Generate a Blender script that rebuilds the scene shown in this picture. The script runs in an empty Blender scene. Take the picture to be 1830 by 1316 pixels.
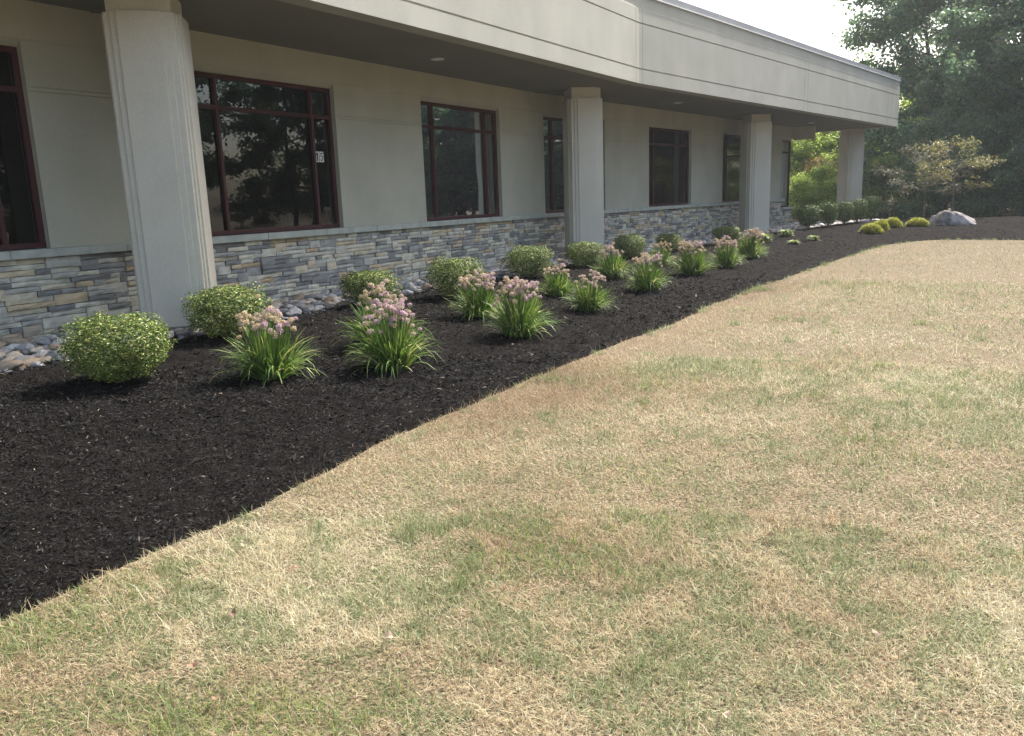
import bpy, bmesh, math, random
import numpy as np
from mathutils import Vector, Matrix, noise as mnoise

sc = bpy.context.scene
C = sc.collection

# ------------------------------------------------------------------ camera, sky, sun, exposure
cam_d = bpy.data.cameras.new('camera'); cam = bpy.data.objects.new('camera', cam_d); C.objects.link(cam)
PITCH, ROLL, FPX = 0.20650, -0.035796, 1447.0
F_ = Vector((0, math.cos(PITCH), -math.sin(PITCH)))
U0 = Vector((0, math.sin(PITCH), math.cos(PITCH))); R0 = Vector((1, 0, 0))
c_, s_ = math.cos(ROLL), math.sin(ROLL)
R_ = c_*R0 + s_*U0; U_ = -s_*R0 + c_*U0
cam.matrix_world = Matrix(((R_.x, U_.x, -F_.x, 0), (R_.y, U_.y, -F_.y, 0), (R_.z, U_.z, -F_.z, 1.6), (0, 0, 0, 1)))
cam_d.sensor_width = 36; cam_d.lens = FPX/1830*36; cam_d.clip_start = 0.05; cam_d.clip_end = 3000
sc.camera = cam

SUN_AZ, SUN_EL = math.radians(46.5), math.radians(48)      # azimuth measured from +X towards +Y
w = bpy.data.worlds.new('World'); sc.world = w; w.use_nodes = True
nt = w.node_tree
sky = nt.nodes.new('ShaderNodeTexSky'); sky.sky_type = 'NISHITA'; sky.sun_disc = False
sky.sun_elevation = SUN_EL; sky.sun_rotation = math.pi/2 - SUN_AZ
sky.air_density = 1.0; sky.dust_density = 4.2; sky.ozone_density = 1.3; sky.altitude = 100
bg = nt.nodes['Background']; wv = nt.nodes.new('ShaderNodeVectorMath'); wv.operation = 'MULTIPLY'; wv.inputs[1].default_value = (1.035, 1.0, .94)
nt.links.new(sky.outputs[0], wv.inputs[0]); nt.links.new(wv.outputs[0], bg.inputs[0]); bg.inputs[1].default_value = 0.15
sun_d = bpy.data.lights.new('sun', 'SUN'); sun_d.energy = 4.15; sun_d.angle = math.radians(0.6); sun_d.color = (1.0, .96, .90)
sun = bpy.data.objects.new('sun', sun_d); C.objects.link(sun)
sd = Vector((math.cos(SUN_AZ)*math.cos(SUN_EL), math.sin(SUN_AZ)*math.cos(SUN_EL), math.sin(SUN_EL)))
sun.rotation_euler = sd.to_track_quat('Z', 'Y').to_euler()
sc.view_settings.view_transform = 'Standard'; sc.view_settings.look = 'None'
sc.view_settings.exposure = 1.38; sc.view_settings.gamma = 1
sc.cycles.max_bounces = 6; sc.cycles.diffuse_bounces = 3; sc.cycles.transparent_max_bounces = 8

# ------------------------------------------------------------------ helpers
def tag(o, label=None, cat=None, group=None, kind=None):
    if label: o['label'] = label
    if cat: o['category'] = cat
    if group: o['group'] = group
    if kind: o['kind'] = kind
    return o
def empty(name, loc=(0, 0, 0), rz=0, parent=None):
    o = bpy.data.objects.new(name, None); C.objects.link(o); o.location = loc; o.rotation_euler = (0, 0, rz)
    o.empty_display_size = .1
    if parent: o.parent = parent
    return o
def link(name, me, mat=None, parent=None, loc=None):
    o = bpy.data.objects.new(name, me); C.objects.link(o)
    if mat and not me.materials: me.materials.append(mat)
    if parent: o.parent = parent
    if loc is not None: o.location = loc
    return o
def mesh_np(name, V, Fq, smooth=False, attrs=None):
    """V (n,3), Fq (m,k) all faces with k corners"""
    V = np.asarray(V, np.float32); Fq = np.asarray(Fq, np.int32)
    me = bpy.data.meshes.new(name)
    m, k = Fq.shape
    me.vertices.add(len(V)); me.vertices.foreach_set('co', V.ravel())
    me.loops.add(m*k); me.loops.foreach_set('vertex_index', Fq.ravel())
    me.polygons.add(m); me.polygons.foreach_set('loop_start', np.arange(0, m*k, k, dtype=np.int32))
    me.polygons.foreach_set('loop_total', np.full(m, k, np.int32))
    if smooth: me.polygons.foreach_set('use_smooth', np.ones(m, bool))
    if attrs:
        for an, av in attrs.items():
            a = me.attributes.new(an, 'FLOAT', 'POINT'); a.data.foreach_set('value', np.asarray(av, np.float32))
    me.update(calc_edges=True); me.validate()
    return me
def mesh_py(name, V, Fc, smooth=False):
    me = bpy.data.meshes.new(name); me.from_pydata([tuple(v) for v in V], [], Fc); me.validate(); me.update()
    if smooth: me.polygons.foreach_set('use_smooth', [True]*len(me.polygons))
    return me
class MB:
    def __init__(s): s.v = []; s.f = []
    def hexa(s, b, t):
        """b, t: four corners bottom and top, counter-clockwise seen from above"""
        n = len(s.v); s.v += [tuple(p) for p in b]+[tuple(p) for p in t]
        s.f += [(n+3, n+2, n+1, n), (n+4, n+5, n+6, n+7)]
        for i in range(4): j = (i+1) % 4; s.f.append((n+i, n+j, n+4+j, n+4+i))
    def quad(s, *p):
        n = len(s.v); s.v += [tuple(q) for q in p]; s.f.append(tuple(range(n, n+len(p))))
    def tube(s, pts, rad, k=8, caps=True):
        pts = [Vector(p) for p in pts]; n0 = len(s.v)
        for i, p in enumerate(pts):
            d = (pts[min(i+1, len(pts)-1)]-pts[max(i-1, 0)]).normalized()
            a = d.orthogonal() if abs(d.z) > .95 else d.cross(Vector((0, 0, 1)))
            a.normalize(); b = d.cross(a)
            for j in range(k):
                t = 2*math.pi*j/k; s.v.append(tuple(p+(a*math.cos(t)+b*math.sin(t))*rad[i]))
        for i in range(len(pts)-1):
            for j in range(k):
                j2 = (j+1) % k; s.f.append((n0+i*k+j, n0+i*k+j2, n0+(i+1)*k+j2, n0+(i+1)*k+j))
        if caps:
            s.f.append(tuple(n0+j for j in reversed(range(k)))); s.f.append(tuple(n0+(len(pts)-1)*k+j for j in range(k)))
    def build(s, name, mat, parent=None, smooth=False, bevel=0):
        me = mesh_py(name, s.v, s.f, smooth)
        bm = bmesh.new(); bm.from_mesh(me); bmesh.ops.recalc_face_normals(bm, faces=bm.faces); bm.to_mesh(me); bm.free()
        o = link(name, me, mat, parent)
        if bevel:
            b = o.modifiers.new('bevel', 'BEVEL'); b.width = bevel; b.segments = 2; b.limit_method = 'ANGLE'
        return o
def sm(a, b, t):
    t = np.clip((t-a)/(b-a), 0, 1); return t*t*(3-2*t)
# vectorised value noise
def _h(ix, iy, s):
    n = (ix*374761393 + iy*668265263 + s*982451653) & 0x7fffffff
    n = ((n ^ (n >> 13))*1274126177) & 0x7fffffff
    return ((n ^ (n >> 16)) & 0xffff)/65535.0
def vn(x, y, s=0):
    x = np.asarray(x, float); y = np.asarray(y, float)
    ix = np.floor(x).astype(np.int64); iy = np.floor(y).astype(np.int64); fx = x-ix; fy = y-iy
    fx = fx*fx*(3-2*fx); fy = fy*fy*(3-2*fy)
    return (_h(ix, iy, s)*(1-fx)+_h(ix+1, iy, s)*fx)*(1-fy)+(_h(ix, iy+1, s)*(1-fx)+_h(ix+1, iy+1, s)*fx)*fy
def fbm(x, y, s=0, o=4):
    r = 0; a = .5; t = 0
    for i in range(o): r = r+a*vn(x*2**i, y*2**i, s+i*17); t += a; a *= .5
    return r/t

# ------------------------------------------------------------------ materials
def mat(name, col=(.5, .5, .5), rough=.8, spec=.3, col2=None, scale=8, detail=4, bump=0, bscale=60, coord='Object', metal=0, lo=.35, hi=.65, streak=0):
    m = bpy.data.materials.new(name); m.use_nodes = True; t = m.node_tree; b = t.nodes['Principled BSDF']
    b.inputs['Roughness'].default_value = rough; b.inputs['Specular IOR Level'].default_value = spec; b.inputs['Metallic'].default_value = metal
    b.inputs['Base Color'].default_value = (*col, 1)
    tc = t.nodes.new('ShaderNodeTexCoord')
    if col2:
        n = t.nodes.new('ShaderNodeTexNoise'); n.inputs['Scale'].default_value = scale; n.inputs['Detail'].default_value = detail
        t.links.new(tc.outputs[coord], n.inputs['Vector'])
        r = t.nodes.new('ShaderNodeValToRGB'); r.color_ramp.elements[0].position = lo; r.color_ramp.elements[1].position = hi
        r.color_ramp.elements[0].color = (*col, 1); r.color_ramp.elements[1].color = (*col2, 1)
        t.links.new(n.outputs['Fac'], r.inputs['Fac']); t.links.new(r.outputs['Color'], b.inputs['Base Color'])
        if streak:      # faint vertical water stains and blotches
            mp = t.nodes.new('ShaderNodeMapping'); mp.inputs['Scale'].default_value = (2.2, 2.2, .5); t.links.new(tc.outputs[coord], mp.inputs[0])
            n3 = t.nodes.new('ShaderNodeTexNoise'); n3.inputs['Scale'].default_value = 1; n3.inputs['Detail'].default_value = 5; t.links.new(mp.outputs[0], n3.inputs['Vector'])
            mr = t.nodes.new('ShaderNodeMapRange'); mr.inputs[1].default_value = .3; mr.inputs[2].default_value = .7; mr.inputs[3].default_value = 1-streak; mr.inputs[4].default_value = 1+streak*.6
            n4 = t.nodes.new('ShaderNodeTexNoise'); n4.inputs['Scale'].default_value = 90; n4.inputs['Detail'].default_value = 3; t.links.new(tc.outputs[coord], n4.inputs['Vector'])
            m4 = t.nodes.new('ShaderNodeMapRange'); m4.inputs[1].default_value = .3; m4.inputs[2].default_value = .7; m4.inputs[3].default_value = .90; m4.inputs[4].default_value = 1.08; t.links.new(n4.outputs['Fac'], m4.inputs[0])
            mu = t.nodes.new('ShaderNodeMath'); mu.operation = 'MULTIPLY'; t.links.new(n3.outputs['Fac'], mr.inputs[0]); t.links.new(mr.outputs[0], mu.inputs[0]); t.links.new(m4.outputs[0], mu.inputs[1])
            vm = t.nodes.new('ShaderNodeVectorMath'); vm.operation = 'SCALE'; t.links.new(r.outputs['Color'], vm.inputs[0]); t.links.new(mu.outputs[0], vm.inputs['Scale']); t.links.new(vm.outputs[0], b.inputs['Base Color'])
    if bump:
        n2 = t.nodes.new('ShaderNodeTexNoise'); n2.inputs['Scale'].default_value = bscale; n2.inputs['Detail'].default_value = 6; n2.inputs['Roughness'].default_value = .6
        t.links.new(tc.outputs[coord], n2.inputs['Vector'])
        bp = t.nodes.new('ShaderNodeBump'); bp.inputs['Strength'].default_value = 1; bp.inputs['Distance'].default_value = bump
        t.links.new(n2.outputs['Fac'], bp.inputs['Height']); t.links.new(bp.outputs['Normal'], b.inputs['Normal'])
    return m
def ramp_mat(name, stops, src='island', rough=.6, spec=.3, trans=0, petal=False, bump=0, bscale=40, attr=None, mixnoise=None, hue=None):
    """colour from a ramp driven by random-per-island / object random / point attribute"""
    m = bpy.data.materials.new(name); m.use_nodes = True; t = m.node_tree; b = t.nodes['Principled BSDF']; out = t.nodes['Material Output']
    b.inputs['Roughness'].default_value = rough; b.inputs['Specular IOR Level'].default_value = spec
    if src == 'island': g = t.nodes.new('ShaderNodeNewGeometry'); fac = g.outputs['Random Per Island']
    elif src == 'object': g = t.nodes.new('ShaderNodeObjectInfo'); fac = g.outputs['Random']
    else:
        g = t.nodes.new('ShaderNodeAttribute'); g.attribute_name = src; fac = g.outputs['Fac']
    r = t.nodes.new('ShaderNodeValToRGB'); r.color_ramp.elements.remove(r.color_ramp.elements[1])
    for i, (p, c) in enumerate(stops):
        e = r.color_ramp.elements[0] if i == 0 else r.color_ramp.elements.new(p)
        e.position = p; e.color = (*c, 1)
    t.links.new(fac, r.inputs['Fac']); col = r.outputs['Color']
    if mixnoise:
        sc_, amt = mixnoise
        tc = t.nodes.new('ShaderNodeTexCoord'); n = t.nodes.new('ShaderNodeTexNoise'); n.inputs['Scale'].default_value = sc_; n.inputs['Detail'].default_value = 5
        t.links.new(tc.outputs['Object'], n.inputs['Vector'])
        mr = t.nodes.new('ShaderNodeMapRange'); mr.inputs[1].default_value = .3; mr.inputs[2].default_value = .7; mr.inputs[3].default_value = 1-amt; mr.inputs[4].default_value = 1+amt
        t.links.new(n.outputs['Fac'], mr.inputs[0])
        vm = t.nodes.new('ShaderNodeVectorMath'); vm.operation = 'SCALE'; t.links.new(col, vm.inputs[0]); t.links.new(mr.outputs[0], vm.inputs['Scale']); col = vm.outputs[0]
    t.links.new(col, b.inputs['Base Color'])
    if bump:
        tc = t.nodes.new('ShaderNodeTexCoord'); n2 = t.nodes.new('ShaderNodeTexNoise'); n2.inputs['Scale'].default_value = bscale; n2.inputs['Detail'].default_value = 6
        t.links.new(tc.outputs['Object'], n2.inputs['Vector'])
        bp = t.nodes.new('ShaderNodeBump'); bp.inputs['Distance'].default_value = bump; bp.inputs['Strength'].default_value = 1
        t.links.new(n2.outputs['Fac'], bp.inputs['Height']); t.links.new(bp.outputs['Normal'], b.inputs['Normal'])
    if trans:
        tr = t.nodes.new('ShaderNodeBsdfTranslucent'); hs = t.nodes.new('ShaderNodeHueSaturation')
        hs.inputs['Value'].default_value = 1.1 if petal else 1.5; hs.inputs['Saturation'].default_value = .8 if petal else 1.1; hs.inputs['Hue'].default_value = .5 if petal else .487
        t.links.new(col, hs.inputs['Color']); t.links.new(hs.outputs[0], tr.inputs['Color'])
        mx = t.nodes.new('ShaderNodeMixShader'); mx.inputs[0].default_value = trans
        t.links.new(b.outputs[0], mx.inputs[1]); t.links.new(tr.outputs[0], mx.inputs[2]); t.links.new(mx.outputs[0], out.inputs[0])
    return m

M = {}
M['stucco'] = mat('stucco', (.445, .44, .36), .92, .12, (.495, .49, .405), 1.3, 6, .006, 110, streak=.04)
M['fascia'] = mat('fascia_stucco', (.415, .41, .355), .92, .12, (.465, .46, .40), .9, 7, .006, 110, streak=.05)
M['column'] = mat('column_stucco', (.56, .535, .455), .92, .12, (.62, .595, .51), 1.1, 7, .006, 110, streak=.04)
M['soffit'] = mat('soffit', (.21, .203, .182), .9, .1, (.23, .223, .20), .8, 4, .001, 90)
M['maroon'] = mat('maroon_frame', (.060, .018, .020), .5, .3, (.072, .022, .024), 3, 3)
M['ledge'] = mat('ledge_stone', (.36, .385, .34), .9, .2, (.47, .49, .44), 6, 5, .006, 28)
M['coping'] = mat('coping_metal', (.36, .37, .38), .55, .4, (.42, .43, .44), 2, 3)
M['white'] = mat('white_paint', (.8, .8, .78), .4, .5, (.76, .76, .74), 3)
M['black'] = mat('black_print', (.015, .015, .015), .6, .2, (.02, .02, .02), 3)
M['mortar'] = mat('dark_mortar', (.08, .08, .078), .95, .1, (.11, .105, .1), 12)  # dark mortar for the ledge joints and the veneer backing
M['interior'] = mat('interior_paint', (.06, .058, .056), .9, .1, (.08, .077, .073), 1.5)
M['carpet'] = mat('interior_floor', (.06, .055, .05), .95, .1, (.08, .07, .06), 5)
M['bark'] = mat('bark', (.10, .085, .07), .95, .1, (.19, .17, .145), 9, 6, .02, 14)
M['bark_young'] = mat('young_bark', (.17, .14, .115), .9, .1, (.25, .21, .18), 12, 5, .004, 40)
M['twig'] = mat('twigs', (.09, .065, .045), .9, .1, (.15, .11, .08), 30)
M['veneer'] = ramp_mat('stone_veneer', [(0, (0.230, 0.230, 0.224)), (0.15, (0.284, 0.284, 0.272)), (0.3, (0.351, 0.351, 0.330)), (0.42, (0.486, 0.479, 0.423)), (0.58, (0.594, 0.581, 0.492)), (0.78, (0.621, 0.587, 0.467)), (0.88, (0.567, 0.506, 0.373)), (0.94, (0.581, 0.466, 0.311)), (0.97, (0.459, 0.351, 0.224)), (1, (0.405, 0.398, 0.361))],
                       rough=.9, spec=.15, bump=.008, bscale=22, mixnoise=(7, .22))
M['boulder'] = mat('boulder_rock', (.11, .098, .10), .92, .12, (.38, .345, .33), 4.0, 12, .07, 7, lo=.36, hi=.64)
M['number'] = M['white']

# leaves
M['boxwood'] = ramp_mat('boxwood_leaf', [(0, (0.037, 0.069, 0.018)), (.45, (0.075, 0.125, 0.027)), (.70, (0.138, 0.194, 0.043)), (.86, (0.275, 0.325, 0.088)), (.95, (0.500, 0.512, 0.200)), (1, (0.725, 0.688, 0.375))], rough=.55, spec=.25, trans=.2)
M['topiary'] = ramp_mat('holly_leaf', [(0, (.030, .058, .018)), (.5, (.065, .11, .028)), (.78, (.13, .19, .05)), (.94, (.28, .33, .11)), (1, (.42, .42, .2))], rough=.45, spec=.3, trans=.12)
M['yellow'] = ramp_mat('golden_leaf', [(0, (.12, .16, .03)), (.5, (.26, .29, .05)), (.85, (.42, .42, .09)), (1, (.54, .52, .18))], rough=.6, spec=.2, trans=.3)
M['hosta'] = ramp_mat('variegated_leaf', [(0, (.08, .15, .03)), (.5, (.18, .27, .07)), (.75, (.42, .48, .20)), (1, (.62, .62, .38))], rough=.5, spec=.3, trans=.3)
M['blade'] = ramp_mat('allium_blade', [(0, (.05, .105, .022)), (.4, (.09, .165, .035)), (.75, (.15, .24, .055)), (.92, (.26, .33, .10)), (1, (.50, .44, .22))], rough=.55, spec=.3, trans=.3)
M['stem'] = ramp_mat('allium_stem', [(0, (.06, .14, .03)), (1, (.14, .24, .06))], rough=.45, spec=.3, trans=.15)
M['fl_pink'] = ramp_mat('pink_floret', [(0, (.44, .27, .36)), (.5, (.56, .38, .45)), (1, (.66, .52, .54))], rough=.8, spec=.1, trans=.3, petal=True)
M['fl_blush'] = ramp_mat('blush_floret', [(0, (.44, .32, .27)), (.5, (.57, .44, .37)), (1, (.66, .56, .47))], rough=.8, spec=.1, trans=.3, petal=True)
M['fl_tan'] = ramp_mat('tan_floret', [(0, (.42, .32, .19)), (.5, (.55, .44, .28)), (1, (.64, .54, .38))], rough=.8, spec=.1, trans=.3, petal=True)
M['tree'] = ramp_mat('tree_leaf', [(0, (.065, .12, .068)), (.5, (.10, .17, .09)), (.85, (.12, .185, .085)), (1, (.19, .24, .09))], rough=.5, spec=.3, trans=.42)
M['tree_light'] = ramp_mat('light_tree_leaf', [(0, (0.138, 0.220, 0.059)), (.5, (0.235, 0.331, 0.087)), (.85, (0.358, 0.428, 0.121)), (1, (0.496, 0.496, 0.206))], rough=.5, spec=.25, trans=.6)
M['tree_dark'] = ramp_mat('dark_tree_leaf', [(0, (.07, .07, .05)), (.5, (.12, .125, .08)), (1, (.20, .19, .14))], rough=.6, spec=.15, trans=.3)
M['tree_russet'] = ramp_mat('russet_leaf', [(0, (.10, .10, .03)), (.5, (.20, .16, .05)), (1, (.34, .22, .08))], rough=.5, spec=.3, trans=.35)
M['tree_gold'] = ramp_mat('gold_leaf', [(0, (0.084, 0.114, 0.063)), (.4, (0.142, 0.152, 0.073)), (.75, (0.276, 0.247, 0.084)), (1, (0.351, 0.323, 0.146))], rough=.5, spec=.2, trans=.35)
M['fallen'] = ramp_mat('fallen_leaf', [(0, (.16, .10, .065)), (.5, (.27, .165, .105)), (1, (.36, .28, .2))], src='object', rough=.7, trans=.15)

def glass_mat():
    m = bpy.data.materials.new('tinted_glass'); m.use_nodes = True; t = m.node_tree; t.nodes.clear()
    out = t.nodes.new('ShaderNodeOutputMaterial'); gl = t.nodes.new('ShaderNodeBsdfGlossy'); gl.inputs['Roughness'].default_value = 0.0
    gl.inputs['Color'].default_value = (.80, .86, .90, 1)
    tr = t.nodes.new('ShaderNodeBsdfTransparent'); tr.inputs['Color'].default_value = (.30, .31, .31, 1)
    fr = t.nodes.new('ShaderNodeFresnel'); fr.inputs['IOR'].default_value = 1.52
    mp = t.nodes.new('ShaderNodeMapRange'); mp.inputs[1].default_value = 0; mp.inputs[2].default_value = 1; mp.inputs[3].default_value = .055; mp.inputs[4].default_value = .50
    tc = t.nodes.new('ShaderNodeTexCoord'); n = t.nodes.new('ShaderNodeTexNoise'); n.inputs['Scale'].default_value = 1.1; n.inputs['Detail'].default_value = 1
    bp = t.nodes.new('ShaderNodeBump'); bp.inputs['Distance'].default_value = .004; bp.inputs['Strength'].default_value = 1
    t.links.new(tc.outputs['Object'], n.inputs['Vector']); t.links.new(n.outputs['Fac'], bp.inputs['Height']); t.links.new(bp.outputs['Normal'], gl.inputs['Normal'])
    mx = t.nodes.new('ShaderNodeMixShader'); t.links.new(fr.outputs[0], mp.inputs[0]); t.links.new(mp.outputs[0], mx.inputs[0])
    t.links.new(tr.outputs[0], mx.inputs[1]); t.links.new(gl.outputs[0], mx.inputs[2]); t.links.new(mx.outputs[0], out.inputs[0])
    return m
M['glass'] = glass_mat()

# ------------------------------------------------------------------ terrain
WALL = [(-9.5, 3.1), (-4.9, 10.3), (.66, 19.3), (11.25, 32.85)]
WEXT = WALL+[(14.5, 36.95)]
def wdist(x, y):
    x = np.asarray(x, float); y = np.asarray(y, float); best = np.full(x.shape, 1e9); sg = np.ones(x.shape)
    for (ax, ay), (bx, by) in zip(WEXT[:-1], WEXT[1:]):
        vx, vy = bx-ax, by-ay; L2 = vx*vx+vy*vy; t = np.clip(((x-ax)*vx+(y-ay)*vy)/L2, 0, 1)
        dx, dy = x-ax-t*vx, y-ay-t*vy; d = np.hypot(dx, dy); k = d < best
        best = np.where(k, d, best); sg = np.where(k, np.where(dx*vy-dy*vx > 0, 1, -1), sg)
    return best*sg
def H(x, y):
    x = np.asarray(x, float); y = np.asarray(y, float)
    z = .17-.17*sm(1.2, 6.5, wdist(x, y))-.06*sm(12, 26, y)
    return z+.42*np.exp(-((x-16)**2/(2*4.5**2)+(y-27.5)**2/(2*3.2**2)))
def h1(x, y): return float(H(np.array([x]), np.array([y]))[0])

def catmull(P, n):
    P = [np.array(p, float) for p in P]; P = [2*P[0]-P[1]]+P+[2*P[-1]-P[-2]]; out = []
    for i in range(1, len(P)-2):
        for t in np.linspace(0, 1, n, endpoint=False):
            a, b, c, d = P[i-1:i+3]
            out.append(.5*((2*b)+(-a+c)*t+(2*a-5*b+4*c-d)*t*t+(-a+3*b-3*c+d)*t**3))
    out.append(P[-2]); return np.array(out)
def resample(Q, n):
    L = np.r_[0, np.cumsum(np.hypot(*np.diff(Q, axis=0).T))]; s = np.linspace(0, L[-1], n)
    return np.c_[np.interp(s, L, Q[:, 0]), np.interp(s, L, Q[:, 1])]
LAWN_EDGE = catmull([(-4.6, -1.2), (-3.0, 1.5), (-2.11, 3.01), (-1.75, 3.55), (-1.38, 4.2), (-.86, 5.3), (-.08, 6.62), (.45, 7.54), (1.13, 8.6), (1.89, 9.72), (2.7, 11.12), (3.72, 12.77), (4.94, 14.56), (6.66, 17.19), (8.43, 19.71), (10.1, 21.87), (11.46, 22.75), (12.38, 22.6), (13.73, 21.7), (17, 19.5), (24, 16.0), (34, 14)], 24)
ROCK_EDGE = catmull([(-8.1, 2.0), (-4.72, 7.32), (-3.6, 9.15), (-2.65, 10.83), (-1.5, 12.75), (2.05, 18.35), (7.75, 25.5), (8.6, 26.2), (9.6, 26.9), (10.45, 27.58), (12.94, 29.34), (14.8, 31.2), (17.5, 33.0), (26, 31.5), (38, 28)], 24)
NL = 1400
LE = resample(LAWN_EDGE, NL)
s_ar = np.arange(NL)*.035
LE = LE + np.c_[(vn(s_ar*2.2, s_ar*0, 5)-.5)*.05+(vn(s_ar*9, s_ar*0, 9)-.5)*.03, (vn(s_ar*2.2, s_ar*0, 6)-.5)*.07+(vn(s_ar*9, s_ar*0, 8)-.5)*.04]
RE = resample(ROCK_EDGE, NL)
def in_poly(x, y, P):
    ins = np.zeros(np.shape(x), bool); j = len(P)-1
    for i in range(len(P)):
        xi, yi = P[i]; xj, yj = P[j]
        c = ((yi > y) != (yj > y)) & (x < (xj-xi)*(y-yi)/(yj-yi+1e-12)+xi)
        ins ^= c; j = i
    return ins
MULCH_POLY = np.vstack([resample(LE, 500), resample(RE, 300)[::-1]])
LAWN_POLY = np.vstack([resample(LE, 500), [[80, 0], [80, -40], [-40, -40], [-12, -12]]])

# ------------------------------------------------------------------ ground
def ground():
    g = lambda a, b, st: np.arange(a, b, st)
    xs = np.r_[np.linspace(-200, -40, 10), g(-38, 60, .5), np.linspace(60, 200, 10)]
    ys = np.r_[np.linspace(-200, -30, 10), g(-28, 90, .5), np.linspace(90, 250, 10)]
    X, Y = np.meshgrid(xs, ys); Z = H(X, Y)
    V = np.c_[X.ravel(), Y.ravel(), Z.ravel()]; nx = len(xs); i, j = np.meshgrid(np.arange(nx-1), np.arange(len(ys)-1)); a = (j*nx+i).ravel()
    me = mesh_np('ground', V, np.c_[a, a+1, a+nx+1, a+nx], True)
    m = bpy.data.materials.new('thatch_and_litter'); m.use_nodes = True; t = m.node_tree; b = t.nodes['Principled BSDF']; b.inputs['Roughness'].default_value = .95; b.inputs['Specular IOR Level'].default_value = .1
    tc = t.nodes.new('ShaderNodeTexCoord')
    def noise(s, d=6):
        n = t.nodes.new('ShaderNodeTexNoise'); n.inputs['Scale'].default_value = s; n.inputs['Detail'].default_value = d; t.links.new(tc.outputs['Object'], n.inputs['Vector']); return n
    def ramp(f, st):
        r = t.nodes.new('ShaderNodeValToRGB'); r.color_ramp.elements[0].position = st[0][0]; r.color_ramp.elements[0].color = (*st[0][1], 1)
        r.color_ramp.elements[1].position = st[1][0]; r.color_ramp.elements[1].color = (*st[1][1], 1); t.links.new(f, r.inputs['Fac']); return r
    a1 = ramp(noise(60, 8).outputs['Fac'], [(.38, (.06, .047, .03)), (.66, (.26, .205, .135))])
    a2 = ramp(noise(25, 8).outputs['Fac'], [(.35, (.035, .028, .018)), (.7, (.10, .075, .045))])
    sx = t.nodes.new('ShaderNodeSeparateXYZ'); t.links.new(tc.outputs['Object'], sx.inputs[0])
    nn = noise(.5, 3); ad = t.nodes.new('ShaderNodeMath'); ad.operation = 'MULTIPLY_ADD'; ad.inputs[1].default_value = 5; t.links.new(nn.outputs['Fac'], ad.inputs[0]); t.links.new(sx.outputs['Y'], ad.inputs[2])
    mr = t.nodes.new('ShaderNodeMapRange'); mr.inputs[1].default_value = 32; mr.inputs[2].default_value = 34; t.links.new(ad.outputs[0], mr.inputs[0])
    mx = t.nodes.new('ShaderNodeMix'); mx.data_type = 'RGBA'; t.links.new(mr.outputs[0], mx.inputs['Factor']); t.links.new(a1.outputs[0], mx.inputs['A']); t.links.new(a2.outputs[0], mx.inputs['B']); t.links.new(mx.outputs['Result'], b.inputs['Base Color'])
    bp = t.nodes.new('ShaderNodeBump'); bp.inputs['Distance'].default_value = .02; t.links.new(noise(45, 8).outputs['Fac'], bp.inputs['Height']); t.links.new(bp.outputs['Normal'], b.inputs['Normal'])
    tag(link('lawn_ground', me, m), kind='structure', label='dry dusty soil and thatch under the parched lawn')
ground()

def mulch():
    N, K = NL, 110
    tt = np.linspace(0, 1, K)[None, :, None]
    P = LE[:, None, :]*(1-tt)+RE[:, None, :]*tt
    X, Y = P[..., 0], P[..., 1]
    edge = np.minimum(1, np.minimum(tt[..., 0]*14, (1-tt[..., 0])*30))
    Z = H(X, Y)+.012+.035*edge+(fbm(X*7, Y*7, 3, 3)-.5)*.055*edge+(vn(X*26, Y*26, 4)-.5)*.018*edge
    Z = np.where(tt[..., 0] <= 0, H(X, Y)-.02, Z)
    V = np.c_[X.ravel(), Y.ravel(), Z.ravel()]; i, j = np.meshgrid(np.arange(K-1), np.arange(N-1)); a = (j*K+i).ravel()
    me = mesh_np('mulch_bed', V, np.c_[a, a+K, a+K+1, a+1], True)
    m = mat('black_mulch', (.004, .0037, .0035), .97, .05, (.013, .011, .010), 55, 8, .02, 70)
    tag(link('mulch_bed', me, m), kind='structure', label='bed of black shredded bark mulch between building and lawn')
mulch()
def mulch_z(x, y): return H(x, y)+.047+(fbm(x*7, y*7, 3, 3)-.5)*.055+(vn(x*26, y*26, 4)-.5)*.018

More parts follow.
